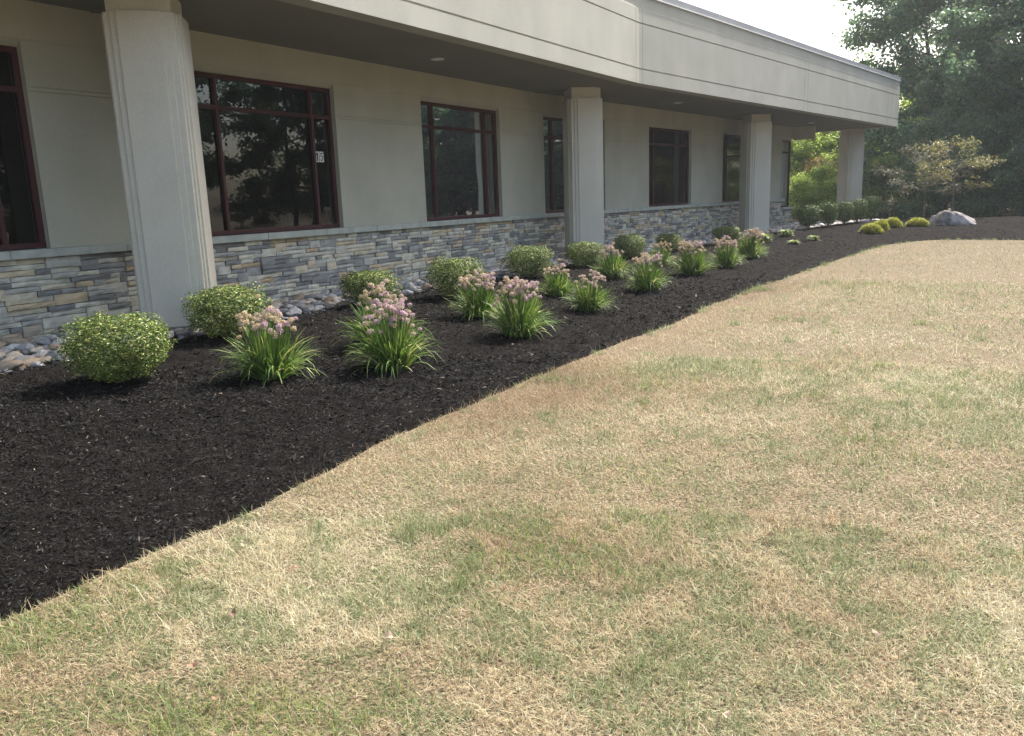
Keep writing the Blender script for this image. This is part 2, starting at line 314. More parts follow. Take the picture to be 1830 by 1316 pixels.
def chips():
    rng = np.random.default_rng(5)
    x = []; y = []
    for (n, r0, r1) in ((230000, 2.2, 8), (130000, 8, 15), (70000, 15, 30)):
        r = np.sqrt(rng.uniform(r0**2, r1**2, n)); a = rng.uniform(-48, 40, n)*math.pi/180
        x.append(r*np.sin(a)); y.append(r*np.cos(a))
    x = np.concatenate(x); y = np.concatenate(y)
    k = in_poly(x, y, MULCH_POLY); x, y = x[k], y[k]; n = len(x); r = np.hypot(x, y)
    L = rng.gamma(2.2, .0065, n)*np.clip(r/5, 1, 2.2)+.008; W = L*rng.uniform(.09, .22, n)+.0012*np.clip(r/5, 1, 3)
    th = rng.uniform(0, 2*math.pi, n); el = rng.normal(0, .35, n); ro = rng.uniform(-1, 1, n)
    d = np.c_[np.cos(th)*np.cos(el), np.sin(th)*np.cos(el), np.sin(el)]
    u = np.cross(d, np.c_[np.zeros(n), np.zeros(n), np.ones(n)]); u /= np.linalg.norm(u, axis=1)[:, None]; v = np.cross(u, d)
    u = u*np.cos(ro)[:, None]+v*np.sin(ro)[:, None]
    c = np.c_[x, y, mulch_z(x, y)+rng.uniform(0, .014, n)]
    L = L[:, None]; W = W[:, None]
    b = v*L*rng.uniform(-.12, .12, n)[:, None]
    V = np.stack([c-d*L/2, c-u*W/2+b, c+d*L/2, c+u*W/2+b], 1).reshape(-1, 3)
    me = mesh_np('mulch_chips', V, np.arange(4*n).reshape(-1, 4))
    m = ramp_mat('mulch_shreds', [(0, (.0035, .0035, .0035)), (.45, (.0085, .0083, .0083)), (.75, (.018, .0168, .0163)), (.93, (.033, .030, .028)), (.985, (.06, .053, .048)), (1, (.22, .18, .14))], rough=.9, spec=.15)
    tag(link('mulch_chips', me, m), 'loose black and brown wood shreds covering the planting bed', 'mulch', kind='stuff')
chips()

# ------------------------------------------------------------------ lawn grass
def grass():
    rng = np.random.default_rng(11)
    X = []; Y = []; SC = []
    for (n, r0, r1, s) in ((210000, 1.5, 4.0, 1.0), (230000, 4.0, 8.0, 1.5), (150000, 8.0, 15.0, 2.3), (100000, 15, 30, 3.6)):
        r = np.sqrt(rng.uniform(r0**2, r1**2, n)); a = rng.uniform(-44, 46, n)*math.pi/180
        X.append(r*np.sin(a)); Y.append(r*np.cos(a)); SC.append(np.full(n, s)*(r/r0)**.4)
    n = 16000; X.append(rng.uniform(-4, 6, n)); Y.append(rng.uniform(-4, 2, n)); SC.append(np.full(n, 1.6))
    n = 24000; r = rng.uniform(3, 30, n); a = rng.uniform(46, 100, n)*math.pi/180; X.append(r*np.sin(a)); Y.append(r*np.cos(a)); SC.append(2.5+r/12)
    x = np.concatenate(X); y = np.concatenate(Y); S = np.concatenate(SC)
    k = in_poly(x, y, LAWN_POLY); x, y, S = x[k], y[k], S[k]
    # green tufts along the bed edge
    idx = rng.integers(150, 1050, 90); ex = []; ey = []
    for i in idx:
        q = rng.integers(20, 70); ex.append(LE[i, 0]+rng.normal(.03, .035, q)); ey.append(LE[i, 1]-rng.normal(.03, .035, q))
    ex = np.concatenate(ex); ey = np.concatenate(ey); ne = len(ex)
    x = np.r_[x, ex]; y = np.r_[y, ey]; S = np.r_[S, np.clip(np.hypot(ex, ey)/4, 1, 3)]
    tr_ = np.random.default_rng(77); tx = []; ty = []
    for q in range(230):
        rr = 1.9*(15/1.9)**tr_.random(); aa = tr_.uniform(-42, 42)*math.pi/180; cx, cy = rr*math.sin(aa), rr*math.cos(aa)
        m_ = int(tr_.integers(25, 110)); sg = tr_.uniform(.012, .035)*(1+rr/9); tx.append(cx+tr_.normal(0, sg, m_)); ty.append(cy+tr_.normal(0, sg, m_))
    for cx, cy, rad, m_ in [(2.95, 5.3, .38, 2600), (4.2, 6.2, .3, 1200), (1.6, 7.4, .25, 900), (.35, 7.0, .15, 500), (3.9, 13.1, .2, 900), (-.75, 3.35, .07, 260), (.55, 2.45, .08, 300)]:
        tx.append(cx+tr_.normal(0, rad, m_)); ty.append(cy+tr_.normal(0, rad*.7, m_))
    tx = np.concatenate(tx); ty = np.concatenate(ty); kk = in_poly(tx, ty, LAWN_POLY); tx, ty = tx[kk], ty[kk]
    ex = np.r_[tx, ex]; ey = np.r_[ty, ey]; x = np.r_[x[:-ne], ex]; y = np.r_[y[:-ne], ey]; S = np.r_[S[:-ne], np.clip(np.hypot(ex, ey)/4, 1, 3)]; ne = len(ex)
    n = len(x); isedge = np.zeros(n, bool); isedge[-ne:] = True
    big = fbm(x*.8+3, y*.8, 21, 3); mid = fbm(x*3.8, y*3.8, 31, 3); fine = fbm(x*9, y*9, 41, 2)
    g = .38*big+.38*mid+.24*fine
    gr = (x-.4*y+1.0)*.004
    far = np.clip(np.hypot(x, y)/14, 0, 1); pg = sm(.46-.06*far, .56-.02*far, .18*big+.44*mid+.38*fine)                      # 0 straw .. 1 green
    clump = rng.random(n)
    le0 = resample(LE, 700); d0 = np.full(n, 9.)
    for q in range(0, 700, 2): d0 = np.minimum(d0, (x-le0[q, 0])**2+(y-le0[q, 1])**2)
    dry = sm(1.2, .1, np.sqrt(d0)*(.6+.8*vn(x*1.1, y*1.1, 88)))*sm(4.0, 6, y)*sm(19, 13, y); pg = pg*(1-.85*dry); clump = clump+.25*dry
    tuft = sm(.55, .85, vn(x*3.1+9, y*3.1, 91)*.35+vn(x*8, y*8, 92)*.35+vn(x*19, y*19, 93)*.3)
    green = (clump < (.14+.08*far+.52*pg+.24*tuft)) | isedge
    hue = np.where(green, .6+.38*rng.random(n)*(.5+.5*vn(x*1.3, y*1.3, 51)), .5*rng.random(n)**.8)
    tint = fbm(x*.9, y*.9, 77, 2)
    rust = np.clip(.55*sm(.5, .72, fbm(x*.8+50, y*.8, 66, 3))+1.35*dry, 0, 1.6)
    hue = np.where(~green, np.clip(hue*.72+(tint-.5)*.4+.04+.17*rust, 0, .5), np.clip(hue+(tint-.5)*.3, .6, 1))
    Lb = np.where(green, rng.gamma(5, .0066, n)+.012*tuft, rng.gamma(5, .0074, n))*np.clip(S, 1, 2.4)**.55
    Lb = np.where(isedge, Lb*1.25, Lb); bare = sm(.60, .72, vn(x*2.3+70, y*2.3, 61)*.4+vn(x*7+70, y*7, 62)*.6); Lb = Lb*(1-.45*bare)
    Wb = np.where(green, .0021, .0017)*S*rng.uniform(.7, 1.3, n)
    tilt = np.where(green, np.abs(rng.normal(.75, .45, n))*(1-.5*tuft), rng.normal(1.05, .42, n))
    bend = rng.normal(.7, .5, n)
    th = rng.uniform(0, 2*math.pi, n)
    dx, dy = np.cos(th), np.sin(th); fa = th+rng.normal(math.pi/2, .5, n); wx, wy = np.cos(fa), np.sin(fa)
    p = np.c_[x, y, H(x, y)+np.where(green, 0, rng.uniform(0, .014, n))]
    V = []
    a = tilt.copy(); wid = [1, .85, .5, .05]
    for kseg in range(4):
        o = np.c_[wx*Wb*wid[kseg]/2, wy*Wb*wid[kseg]/2, np.zeros(n)]
        V += [p-o, p+o]
        ca = np.clip(a, -1.7, 1.9)
        p = p+np.c_[dx*np.sin(ca), dy*np.sin(ca), np.cos(ca)]*(Lb/3)[:, None]; a = a+bend/3
    V = np.stack(V, 1)
    V[:, :, 2] = np.maximum(V[:, :, 2], H(x, y)[:, None]+.003)
    V = V.reshape(-1, 3)
    base = (np.arange(n)*8)[:, None]
    Fq = np.concatenate([base+np.array([[0, 1, 3, 2]]), base+np.array([[2, 3, 5, 4]]), base+np.array([[4, 5, 7, 6]])], 1).reshape(-1, 4)
    me = mesh_np('grass', V, Fq, attrs={'hue': np.repeat(hue, 8)})
    m = ramp_mat('grass_blades', [(0, (.60, .57, .43)), (.15, (.50, .465, .32)), (.32, (.41, .345, .21)), (.42, (.34, .245, .14)), (.5, (.20, .15, .09)), (.6, (.30, .325, .18)), (.75, (.18, .22, .105)), (.9, (.10, .145, .055)), (1, (.23, .30, .07))], src='hue', rough=.6, spec=.2, trans=.3)
    tag(link('lawn_grass', me, m), 'sun-parched lawn of straw coloured and green grass blades', 'grass', kind='stuff')
grass()

# ------------------------------------------------------------------ building
B = empty('office_building', (-4.9, 10.3, .1)); BI = Matrix.Translation((4.9, -10.3, -.1))
tag(B, 'long low beige stucco office building with stone base, deep flat overhang and square columns', 'building')
Bparent = B
class Line:
    """polyline with outward offset to the right of travel (towards the lawn), mitred joints"""
    def __init__(s, P):
        s.P = [np.array(p, float) for p in P]; s.d = []; s.n = []; s.L = []
        for a, b in zip(s.P[:-1], s.P[1:]):
            v = b-a; L = math.hypot(*v); v = v/L; s.d.append(v); s.n.append(np.array((v[1], -v[0]))); s.L.append(L)
        s.t0 = []; s.t1 = []
        for i in range(len(s.L)):
            def tn(i, j):
                c = s.d[i][0]*s.d[j][1]-s.d[i][1]*s.d[j][0]; return math.tan(math.asin(c)/2)
            s.t0.append(tn(i-1, i) if i > 0 else 0); s.t1.append(tn(i, i+1) if i < len(s.L)-1 else 0)
    def pt(s, seg, t, o, z):
        L = s.L[seg]; tt = t
        if t <= 1e-6: tt = -o*s.t0[seg]
        if t >= L-1e-6: tt = L+o*s.t1[seg]
        q = s.P[seg]+s.d[seg]*tt+s.n[seg]*o; return Vector((q[0], q[1], z))
    def box(s, mb, seg, a, b, o0, o1, z0, z1):
        if b < 0: b = s.L[seg]
        c = [(a, o0), (a, o1), (b, o1), (b, o0)]
        mb.hexa([s.pt(seg, t, o, z0) for t, o in c], [s.pt(seg, t, o, z1) for t, o in c])
    def prof(s, mb, seg, a, b, pr):
        if b < 0: b = s.L[seg]
        n = len(mb.v); k = len(pr)
        mb.v += [tuple(s.pt(seg, a, o, z)) for o, z in pr]+[tuple(s.pt(seg, b, o, z)) for o, z in pr]
        for i in range(k): j = (i+1) % k; mb.f.append((n+i, n+j, n+k+j, n+k+i))
        mb.f.append(tuple(range(n, n+k))); mb.f.append(tuple(reversed(range(n+k, n+2*k))))
    def s_of(s, seg, p): return float(np.dot(np.array(p)-s.P[seg], s.d[seg]))
def part(mb, name, m, parent=None, **k):
    o = mb.build(name, M[m] if isinstance(m, str) else m, None, **k)
    o.parent = parent or B
    o.matrix_parent_inverse = BI
    return o
WL = Line(WALL)
Z0, LEDGE0, LEDGE1, SILL, HEAD, SOF = .02, 1.125, 1.222, 1.23, 3.43, 3.92
# windows: (segment, start, end)
wins = []
s1 = WL.s_of(0, (-5.38, 9.57)); wins += [(0, s1-2.72-4.9, s1-4.9), (0, s1-2.72, s1)] if s1-7.6 > .3 else [(0, s1-2.72, s1)]
a = WL.s_of(1, (-2.77, 13.71)); wins.append((1, a-2.72, a))
a = WL.s_of(1, (-1.6, 15.67)); wins.append((1, a, a+2.72))
a = WL.s_of(2, (.88, 19.53)); wins.append((2, a, a+2.72))
a = WL.s_of(2, (4.03, 23.55)); wins.append((2, a, a+2.72))
a = WL.s_of(2, (7.19, 27.54)); wins.append((2, a, a+2.72))
LT = WL.L[2]
a7 = WL.s_of(2, (10.47, 31.96)); W7 = (2, a7, LT-.06)
mb_w = MB(); mb_led = MB()
BANDS = [(LEDGE1-.01, 2.958), (2.966, 3.006), (3.014, 3.50)]
for seg in range(3):
    L = WL.L[seg]
    ws = sorted([(p, q) for sg, p, q in wins if sg == seg]); full = list(ws)
    if seg == 2: full.append((a7, L+.001))
    cur = 0; piers = []
    for p, q in full: piers.append((cur, p)); cur = q
    if cur < L: piers.append((cur, L))
    for p, q in piers:
        if q-p < .02: continue
        WL.box(mb_w, seg, p, q, -.2, .075, LEDGE1-.02, HEAD+.04)
        for z0, z1 in BANDS: WL.box(mb_w, seg, p, q, .06, .09, z0, z1)
    WL.prof(mb_w, seg, 0, L, [(-.21, HEAD+.004), (.012, HEAD+.004), (.105, HEAD+.085), (.105, SOF+.02), (-.21, SOF+.02)])
    e = L if seg < 2 else a7
    WL.box(mb_w, seg, 0, e, -.2, .09, Z0, LEDGE1-.015)
    WL.box(mb_led, seg, 0, e+(0 if seg < 2 else .12), -.06, .215, LEDGE0, LEDGE1)
WL.box(mb_w, 2, a7, LT+.02, -.2, .088, Z0, .80)
WL.box(mb_led, 2, a7-.02, LT+.30, -.06, .235, .80, .885)
part(mb_w, 'wall', 'stucco')
o = part(mb_led, 'ledge', 'ledge', bevel=.012)
# joints in the ledge are cut as thin dark lines of mortar
for seg in range(3):
    L = WL.L[seg]; t = 1.05
    while t < (L if seg < 2 else a7)-.3:
        mj = MB(); WL.box(mj, seg, t, t+.006, .18, .2165, LEDGE0-.001, LEDGE1+.0012); part(mj, 'ledge_joint', 'mortar'); t += 1.22
# end wall and beam return
K4 = WL.P[3]; d2, n2 = WL.d[2], WL.n[2]
def q2(s, o, z): p = K4+d2*s+n2*o; return Vector((p[0], p[1], z))
me_ = MB(); mg = MB()
me_.hexa([q2(-.25, -7.5, Z0), q2(-.25, -2.6, Z0), q2(.02, -2.6, Z0), q2(.02, -7.5, Z0)], [q2(-.25, -7.5, SOF), q2(-.25, -2.6, SOF), q2(.02, -2.6, SOF), q2(.02, -7.5, SOF)])
me_.hexa([q2(-.25, -2.6, Z0), q2(-.25, -.2, Z0), q2(.0, -.2, Z0), q2(.0, -2.6, Z0)], [q2(-.25, -2.6, .8), q2(-.25, -.2, .8), q2(.0, -.2, .8), q2(.0, -2.6, .8)])
me_.hexa([q2(-.25, -2.6, HEAD), q2(-.25, -.2, HEAD), q2(.0, -.2, HEAD), q2(.0, -2.6, HEAD)], [q2(-.25, -2.6, SOF), q2(-.25, -.2, SOF), q2(.0, -.2, SOF), q2(.0, -2.6, SOF)])
part(me_, 'end_wall', 'stucco')
mb = MB(); mb.hexa([q2(-.05, .11, HEAD+.01), q2(-.05, .86, HEAD+.01), q2(.28, .86, HEAD+.01), q2(.28, .11, HEAD+.01)], [q2(-.05, .11, SOF+.01), q2(-.05, .86, SOF+.01), q2(.28, .86, SOF+.01), q2(.28, .11, SOF+.01)])
part(mb, 'beam', 'stucco')
# interior
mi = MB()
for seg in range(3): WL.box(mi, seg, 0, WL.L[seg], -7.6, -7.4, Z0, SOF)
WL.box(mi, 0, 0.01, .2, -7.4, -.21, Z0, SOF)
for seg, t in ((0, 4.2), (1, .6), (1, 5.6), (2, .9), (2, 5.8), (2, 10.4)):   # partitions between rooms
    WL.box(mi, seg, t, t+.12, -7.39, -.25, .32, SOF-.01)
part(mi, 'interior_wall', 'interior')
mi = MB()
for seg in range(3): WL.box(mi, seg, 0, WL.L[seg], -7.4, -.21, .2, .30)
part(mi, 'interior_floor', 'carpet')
# desks and office chairs seen dimly behind the glass are kept simple: a table with two low chairs by the sixth window
def furn(seg, t, o):
    m_ = MB(); WL.box(m_, seg, t, t+1.5, o-.75, o, 1.0, 1.04)
    for a_, b_ in ((.05, -.7), (1.42, -.7), (.05, -.06), (1.42, -.06)): WL.box(m_, seg, t+a_, t+a_+.04, o+b_, o+b_+.04, .3, 1.0)
    x = part(m_, 'desk', 'white')
for sg, t in ((2, 11.3), (1, 6.6)): furn(sg, t, -1.0)

# windows
def window(seg, a, b, z0, z1, mull=(.45, .45), tr=True, ret=False):
    f = MB(); w_ = .062
    bx = lambda t0, t1, y0, y1, dz=0: WL.box(f, seg, t0, t1, -.07, .008+dz, y0, y1)
    bx(a, b, z0, z0+w_); bx(a, b, z1-w_, z1)
    bx(a, a+w_, z0+w_, z1-w_); bx(b-w_, b, z0+w_, z1-w_)
    zt = z0+(z1-z0)*.795 if not ret else 2.97
    ms = [a+mull[0]-.025] + ([b-mull[1]-.025] if mull[1] else []) if mull[0] else []
    xs = [a+w_]+sum([[m_, m_+.05] for m_ in ms], [])+[b-w_]
    for m_ in ms: bx(m_, m_+.05, z0+w_, z1-w_, .006)
    for i in range(0, len(xs)-1, 2): bx(xs[i], xs[i+1], zt-.028, zt+.028, .002)
    fo = part(f, 'window', 'maroon', bevel=.004)
    g = MB(); g.quad(WL.pt(seg, a+.02, -.035, z0+.02), WL.pt(seg, b-.02, -.035, z0+.02), WL.pt(seg, b-.02, -.035, z1-.02), WL.pt(seg, a+.02, -.035, z1-.02))
    go = g.build('pane', M['glass'], None); go.parent = fo
    return fo
wobj = [window(sg, p, q, SILL, HEAD) for sg, p, q in wins]
w7 = window(2, a7, LT+.06, .888, HEAD, mull=(0, 0), ret=True)
# return pane of the corner window
g = MB(); g.quad(q2(.03, -.03, .9), q2(.03, -2.58, .9), q2(.03, -2.58, HEAD-.02), q2(.03, -.03, HEAD-.02))
go = g.build('pane', M['glass'], None); go.parent = w7
g = MB(); g.hexa([q2(.0, -2.6, 2.94), q2(0, -.08, 2.94), q2(.06, -.08, 2.94), q2(.06, -2.6, 2.94)], [q2(.0, -2.6, 3.0), q2(0, -.08, 3.0), q2(.06, -.08, 3.0), q2(.06, -2.6, 3.0)])
go = g.build('side_frame', M['maroon'], None); go.parent = w7; g = MB()
g.hexa([q2(.0, -2.6, .888), q2(0, -.08, .888), q2(.06, -.08, .888), q2(.06, -2.6, .888)], [q2(.0, -2.6, .95), q2(0, -.08, .95), q2(.06, -.08, .95), q2(.06, -2.6, .95)])
go = g.build('side_frame', M['maroon'], None); go.parent = w7
# house number on the pane beside the first column
i15 = [i for i, (sg, p, q) in enumerate(wins) if sg == 1][0]
sg, pa, pb = wins[i15]
def number15():
    x0 = pb-.45+.045
    vs = []; fs = []; mi_ = []
    def rect(t0, t1, z0, z1, o, m_):
        n = len(vs)
        for t, z in ((t0, z0), (t1, z0), (t1, z1), (t0, z1)): vs.append(tuple(WL.pt(1, t, o, z)))
        fs.append((n, n+1, n+2, n+3)); mi_.append(m_)
    w_, hh, zc = .088, .165, 2.36
    z0 = zc-hh/2
    for k in range(2):
        t0 = x0+k*(w_+.012); rect(t0, t0+w_, z0, z0+hh, -.030, 0)
    R = lambda k, a0, a1, b0, b1: rect(x0+k*(w_+.012)+a0*w_, x0+k*(w_+.012)+a1*w_, z0+b0*hh, z0+b1*hh, -.027, 1)
    # 1
    R(0, .38, .72, .08, .92)
    n = len(vs)
    for a0, b0 in ((.42, .90), (.20, .74), (.20, .60), (.42, .72)): vs.append(tuple(WL.pt(1, x0+a0*w_, -.027, z0+b0*hh)))
    fs.append((n, n+1, n+2, n+3)); mi_.append(1)
    # 5
    R(1, .22, .78, .78, .90); R(1, .22, .42, .50, .78); R(1, .42, .66, .50, .61); R(1, .60, .80, .22, .54); R(1, .24, .64, .10, .22); R(1, .18, .36, .20, .32)
    me = mesh_py('house_number', vs, fs); me.materials.append(M['white']); me.materials.append(M['black'])
    for p, m_ in zip(me.polygons, mi_): p.material_index = m_
    o = link('house_number', me); o.parent = wobj[i15]
number15()
for o in list(bpy.data.objects):
    if o.parent in wobj+[w7]: o.matrix_parent_inverse = Matrix.Identity(4)

# stone veneer: interlocking ledge stones, laid out on a cell grid
def veneer():
    rng = random.Random(3); VV = []; FF = []
    ux, uz = .045, .062
    for seg in range(3):
        for (A, E, zb, zt, oo) in ([(0, WL.L[seg], .06, LEDGE0-.004, 0)] if seg < 2 else [(0, a7, .02, LEDGE0-.004, 0), (a7, LT+.22, .02, .797, .0)]):
            nx = int((E-A)/ux)+1; nz = max(1, round((zt-zb)/uz)); rz_ = (zt-zb)/nz
            occ = [[False]*nx for _ in range(nz)]
            for r in range(nz):
                c = 0
                while c < nx:
                    if occ[r][c]: c += 1; continue
                    hgt = 1
                    w_ = rng.choice([3, 4, 5, 5, 6, 6, 7, 8, 9, 10, 11])
                    if r+1 < nz and rng.random() < .13: hgt = 2; w_ = rng.choice([4, 5, 6, 8, 9])
                    run = 0
                    while c+run < nx and not occ[r][c+run] and run < w_: run += 1
                    if c+run < nx and not occ[r][c+run]:
                        rem = 0
                        while c+run+rem < nx and not occ[r][c+run+rem] and rem < 2: rem += 1
                        if rem < 2: run += rem
                    w_ = run
                    if hgt == 2 and any(occ[r+1][c+k] for k in range(w_)): hgt = 1
                    for rr in range(hgt):
                        for k in range(w_): occ[r+rr][c+k] = True
                    t0 = A+c*ux; t1 = min(A+(c+w_)*ux, E)
                    if t1-t0 > .03:
                        z0 = zb+r*rz_; z1 = zb+(r+hgt)*rz_; gp = .007
                        of = .112+rng.uniform(0, .05)+oo
                        j = lambda s=.006: rng.uniform(-s, s)
                        b0, b1, c0, c1 = t0+gp/2, t1-gp/2, z0+gp/2, z1-gp/2
                        # front grid 3x2 with uneven face
                        nlen = 3 if t1-t0 > .2 else 2
                        n = len(VV)
                        P = []
                        for iz in range(3):
                            for ix in range(nlen+1):
                                fx = ix/nlen; fz = iz/2; on = ix in (0, nlen) or iz in (0, 2)
                                P.append(WL.pt(seg, b0+(b1-b0)*fx+(j(.004) if not on else j(.003)), of-(.012 if on else 0)+j(.005), c0+(c1-c0)*fz+(j(.004) if iz != 1 else 0)))
                        VV += [tuple(p) for p in P]; W_ = nlen+1
                        for iz in range(2):
                            for ix in range(nlen): FF.append((n+iz*W_+ix, n+iz*W_+ix+1, n+(iz+1)*W_+ix+1, n+(iz+1)*W_+ix))
                        ring = [(0, ix) for ix in range(W_)]+[(1, W_-1)]+[(2, ix) for ix in reversed(range(W_))]+[(1, 0)]
                        m0 = len(VV)
                        for iz, ix in ring:
                            VV.append(tuple(WL.pt(seg, b0+(b1-b0)*ix/nlen, .085, c0+(c1-c0)*iz/2)))
                        R = len(ring)
                        for i in range(R):
                            k2 = (i+1) % R; FF.append((n+ring[i][0]*W_+ring[i][1], m0+i, m0+k2, n+ring[k2][0]*W_+ring[k2][1]))
                    c += w_
    m_ = MB(); m_.v = VV; m_.f = FF
    part(m_, 'stone_veneer', 'veneer')
    mb = MB()
    for seg in range(3): WL.box(mb, seg, 0, WL.L[seg] if seg < 2 else a7, .09, .097, Z0, LEDGE0-.003)
    WL.box(mb, 2, a7, LT+.2, .089, .096, Z0, .79)
    mb.hexa([q2(.03, -2.6, Z0), q2(.03, .1, Z0), q2(.16, .1, Z0), q2(.16, -2.6, Z0)], [q2(.03, -2.6, .79), q2(.03, .1, .79), q2(.16, .1, .79), q2(.16, -2.6, .79)])
    part(mb, 'mortar_bed', 'mortar')
veneer()

# roof, soffit and fascia
FP = [(-7.6, 1.5), (-2.82, 9.01), (2.95, 18.25), (16.2, 34.5), (8.73, 39.5)]
FL = Line(FP)
mb = MB()
inner = [WL.pt(2, WL.L[2], -14, 0), WL.pt(1, 8, -14, 0), WL.pt(0, 0, -14, 0)]
poly = [Vector((x, y, 0)) for x, y in FP]+[Vector((p.x, p.y, 0)) for p in inner]
def slab(poly, z0, z1, name, m):
    n = len(poly); v = [(p[0], p[1], z0) for p in poly]+[(p[0], p[1], z1) for p in poly]
    f = [tuple(reversed(range(n))), tuple(range(n, 2*n))]+[(i, (i+1) % n, n+(i+1) % n, n+i) for i in range(n)]
    x = MB(); x.v = v; x.f = f; return part(x, name, m)
pin = [FL.pt(0, 0, -.2, 0), FL.pt(1, 0, -.2, 0), FL.pt(2, 0, -.2, 0), FL.pt(2, FL.L[2], -.2, 0), FL.pt(3, FL.L[3]-.2, -.2, 0)]+inner
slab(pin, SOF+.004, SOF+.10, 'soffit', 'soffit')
slab(pin, 5.60, 5.70, 'roof', 'coping')
fm = MB(); G = .016
KJ = [(1, [(0, .0)])]
def panels(seg, L, cuts):
    out = []; cur = 0
    for c in sorted(cuts): out.append((cur, c-.006)); cur = c+.006
    out.append((cur, L)); return out
cuts = {0: [FL.L[0]-.16], 1: [.16, FL.L[1]-.17], 2: [.15, 10.0, 10.32, FL.L[2]-1.55, FL.L[2]-1.18], 3: [.3, .55]}
body = [(0, 4.205), (4.219, 5.125), (5.139, 5.435)]
for seg in range(4):
    L = FL.L[seg]
    FL.box(fm, seg, 0, L, -.30, -.02, SOF+.002, 5.44)
    for (a_, b_) in panels(seg, L, cuts[seg]):
        FL.box(fm, seg, a_, b_, -.05, 0, SOF, 4.203)
        FL.prof(fm, seg, a_, b_, [(-.05, 4.228), (-.006, 4.228), (0, 4.236), (0, 5.125), (-.05, 5.125)])
        FL.prof(fm, seg, a_, b_, [(-.05, 5.148), (-.006, 5.148), (0, 5.156), (0, 5.425), (-.022, 5.445), (-.05, 5.445)])
    FL.box(fm, seg, 0, L, -.30, -.018, 5.446, 5.70)
part(fm, 'fascia', 'fascia')
cm = MB()
for seg in range(4): FL.prof(cm, seg, 0, FL.L[seg], [(-.34, 5.71), (.012, 5.71), (.018, 5.85), (-.34, 5.88)])
part(cm, 'coping', 'coping')
cm = MB()
for seg in range(4): FL.box(cm, seg, 0, FL.L[seg], -.017, .024, 5.690, 5.712)
part(cm, 'drip_edge', 'white')  # light caught along the drip edge is put in as white colour
# radial soffit joints
for (ax, ay), (bx, by) in (((-4.81, 10.25), (-2.93, 9.08)), ((.75, 19.24), (2.80, 18.36)), ((7.66, 28.0), (9.1, 26.2))):
    v = Vector((bx-ax, by-ay)).normalized(); n_ = Vector((-v.y, v.x))*.02
    sj = MB(); sj.hexa([(ax-n_.x, ay-n_.y, SOF-.008), (bx-n_.x, by-n_.y, SOF-.008), (bx+n_.x, by+n_.y, SOF-.008), (ax+n_.x, ay+n_.y, SOF-.008)],
            [(ax-n_.x, ay-n_.y, SOF+.01), (bx-n_.x, by-n_.y, SOF+.01), (bx+n_.x, by+n_.y, SOF+.01), (ax+n_.x, ay+n_.y, SOF+.01)]); part(sj, 'soffit_joint', 'soffit')
# recessed lights
for i, (x, y) in enumerate([(-1.06, 14.32), (4.65, 22.40), (11.3, 30.84), (-5.2, 6.6)]):
    m_ = MB(); m_.tube([(x, y, SOF-.008), (x, y, SOF+.006)], [.115, .115], 24)
    o = part(m_, 'recessed_light', 'white')
# columns
def column(x, y):
    a_ = math.radians(10.5); ca, sa = math.cos(a_), math.sin(a_)
    T = lambda u, v, z: (x+u*ca-v*sa, y+u*sa+v*ca, z)
    m_ = MB()
    def bx(u, v, z0, z1): m_.hexa([T(-u, -v, z0), T(u, -v, z0), T(u, v, z0), T(-u, v, z0)], [T(-u, -v, z1), T(u, -v, z1), T(u, v, z1), T(-u, v, z1)])
    bx(.330, .330, -.2, SOF+.02); bx(.358, .358, .29+.004, 3.69-.004)
    e = .0015
    bx(.290, .382, .29, 3.69); bx(.382, .290, .29+e, 3.69-e)
    bx(.222, .406, .29-e, 3.69+e); bx(.406, .222, .29-2*e, 3.69+2*e)
    part(m_, 'column', 'column', bevel=.005)
for x, y in [(-3.92, 9.62), (1.78, 18.93), (8.11, 26.97), (14.63, 35.2), (-8.6, 1.2)]: column(x, y)

# ------------------------------------------------------------------ river stones
def stone_mesh(seed, sub=2):
    bm = bmesh.new(); bmesh.ops.create_icosphere(bm, subdivisions=sub, radius=.5)
    r = random.Random(seed); off = Vector((r.uniform(0, 99), r.uniform(0, 99), r.uniform(0, 99)))
    sx, sy, sz = r.uniform(1.0, 1.6), r.uniform(.75, 1.1), r.uniform(.42, .7)
    pl = [(Vector((r.gauss(0, 1), r.gauss(0, 1), r.gauss(0, .8))).normalized(), r.uniform(.33, .43)) for _ in range(7)]
    for v in bm.verts:
        for nn, dd in pl:
            k = v.co.dot(nn)-dd
            if k > 0: v.co -= nn*k*.92
        n = mnoise.noise(v.co*1.9+off)*.26+mnoise.noise(v.co*4.5+off)*.13
        v.co *= 1+n; v.co.x *= sx; v.co.y *= sy; v.co.z *= sz
    me = bpy.data.meshes.new('stone'); bm.to_mesh(me); bm.free()
    me.polygons.foreach_set('use_smooth', [True]*len(me.polygons)); return me
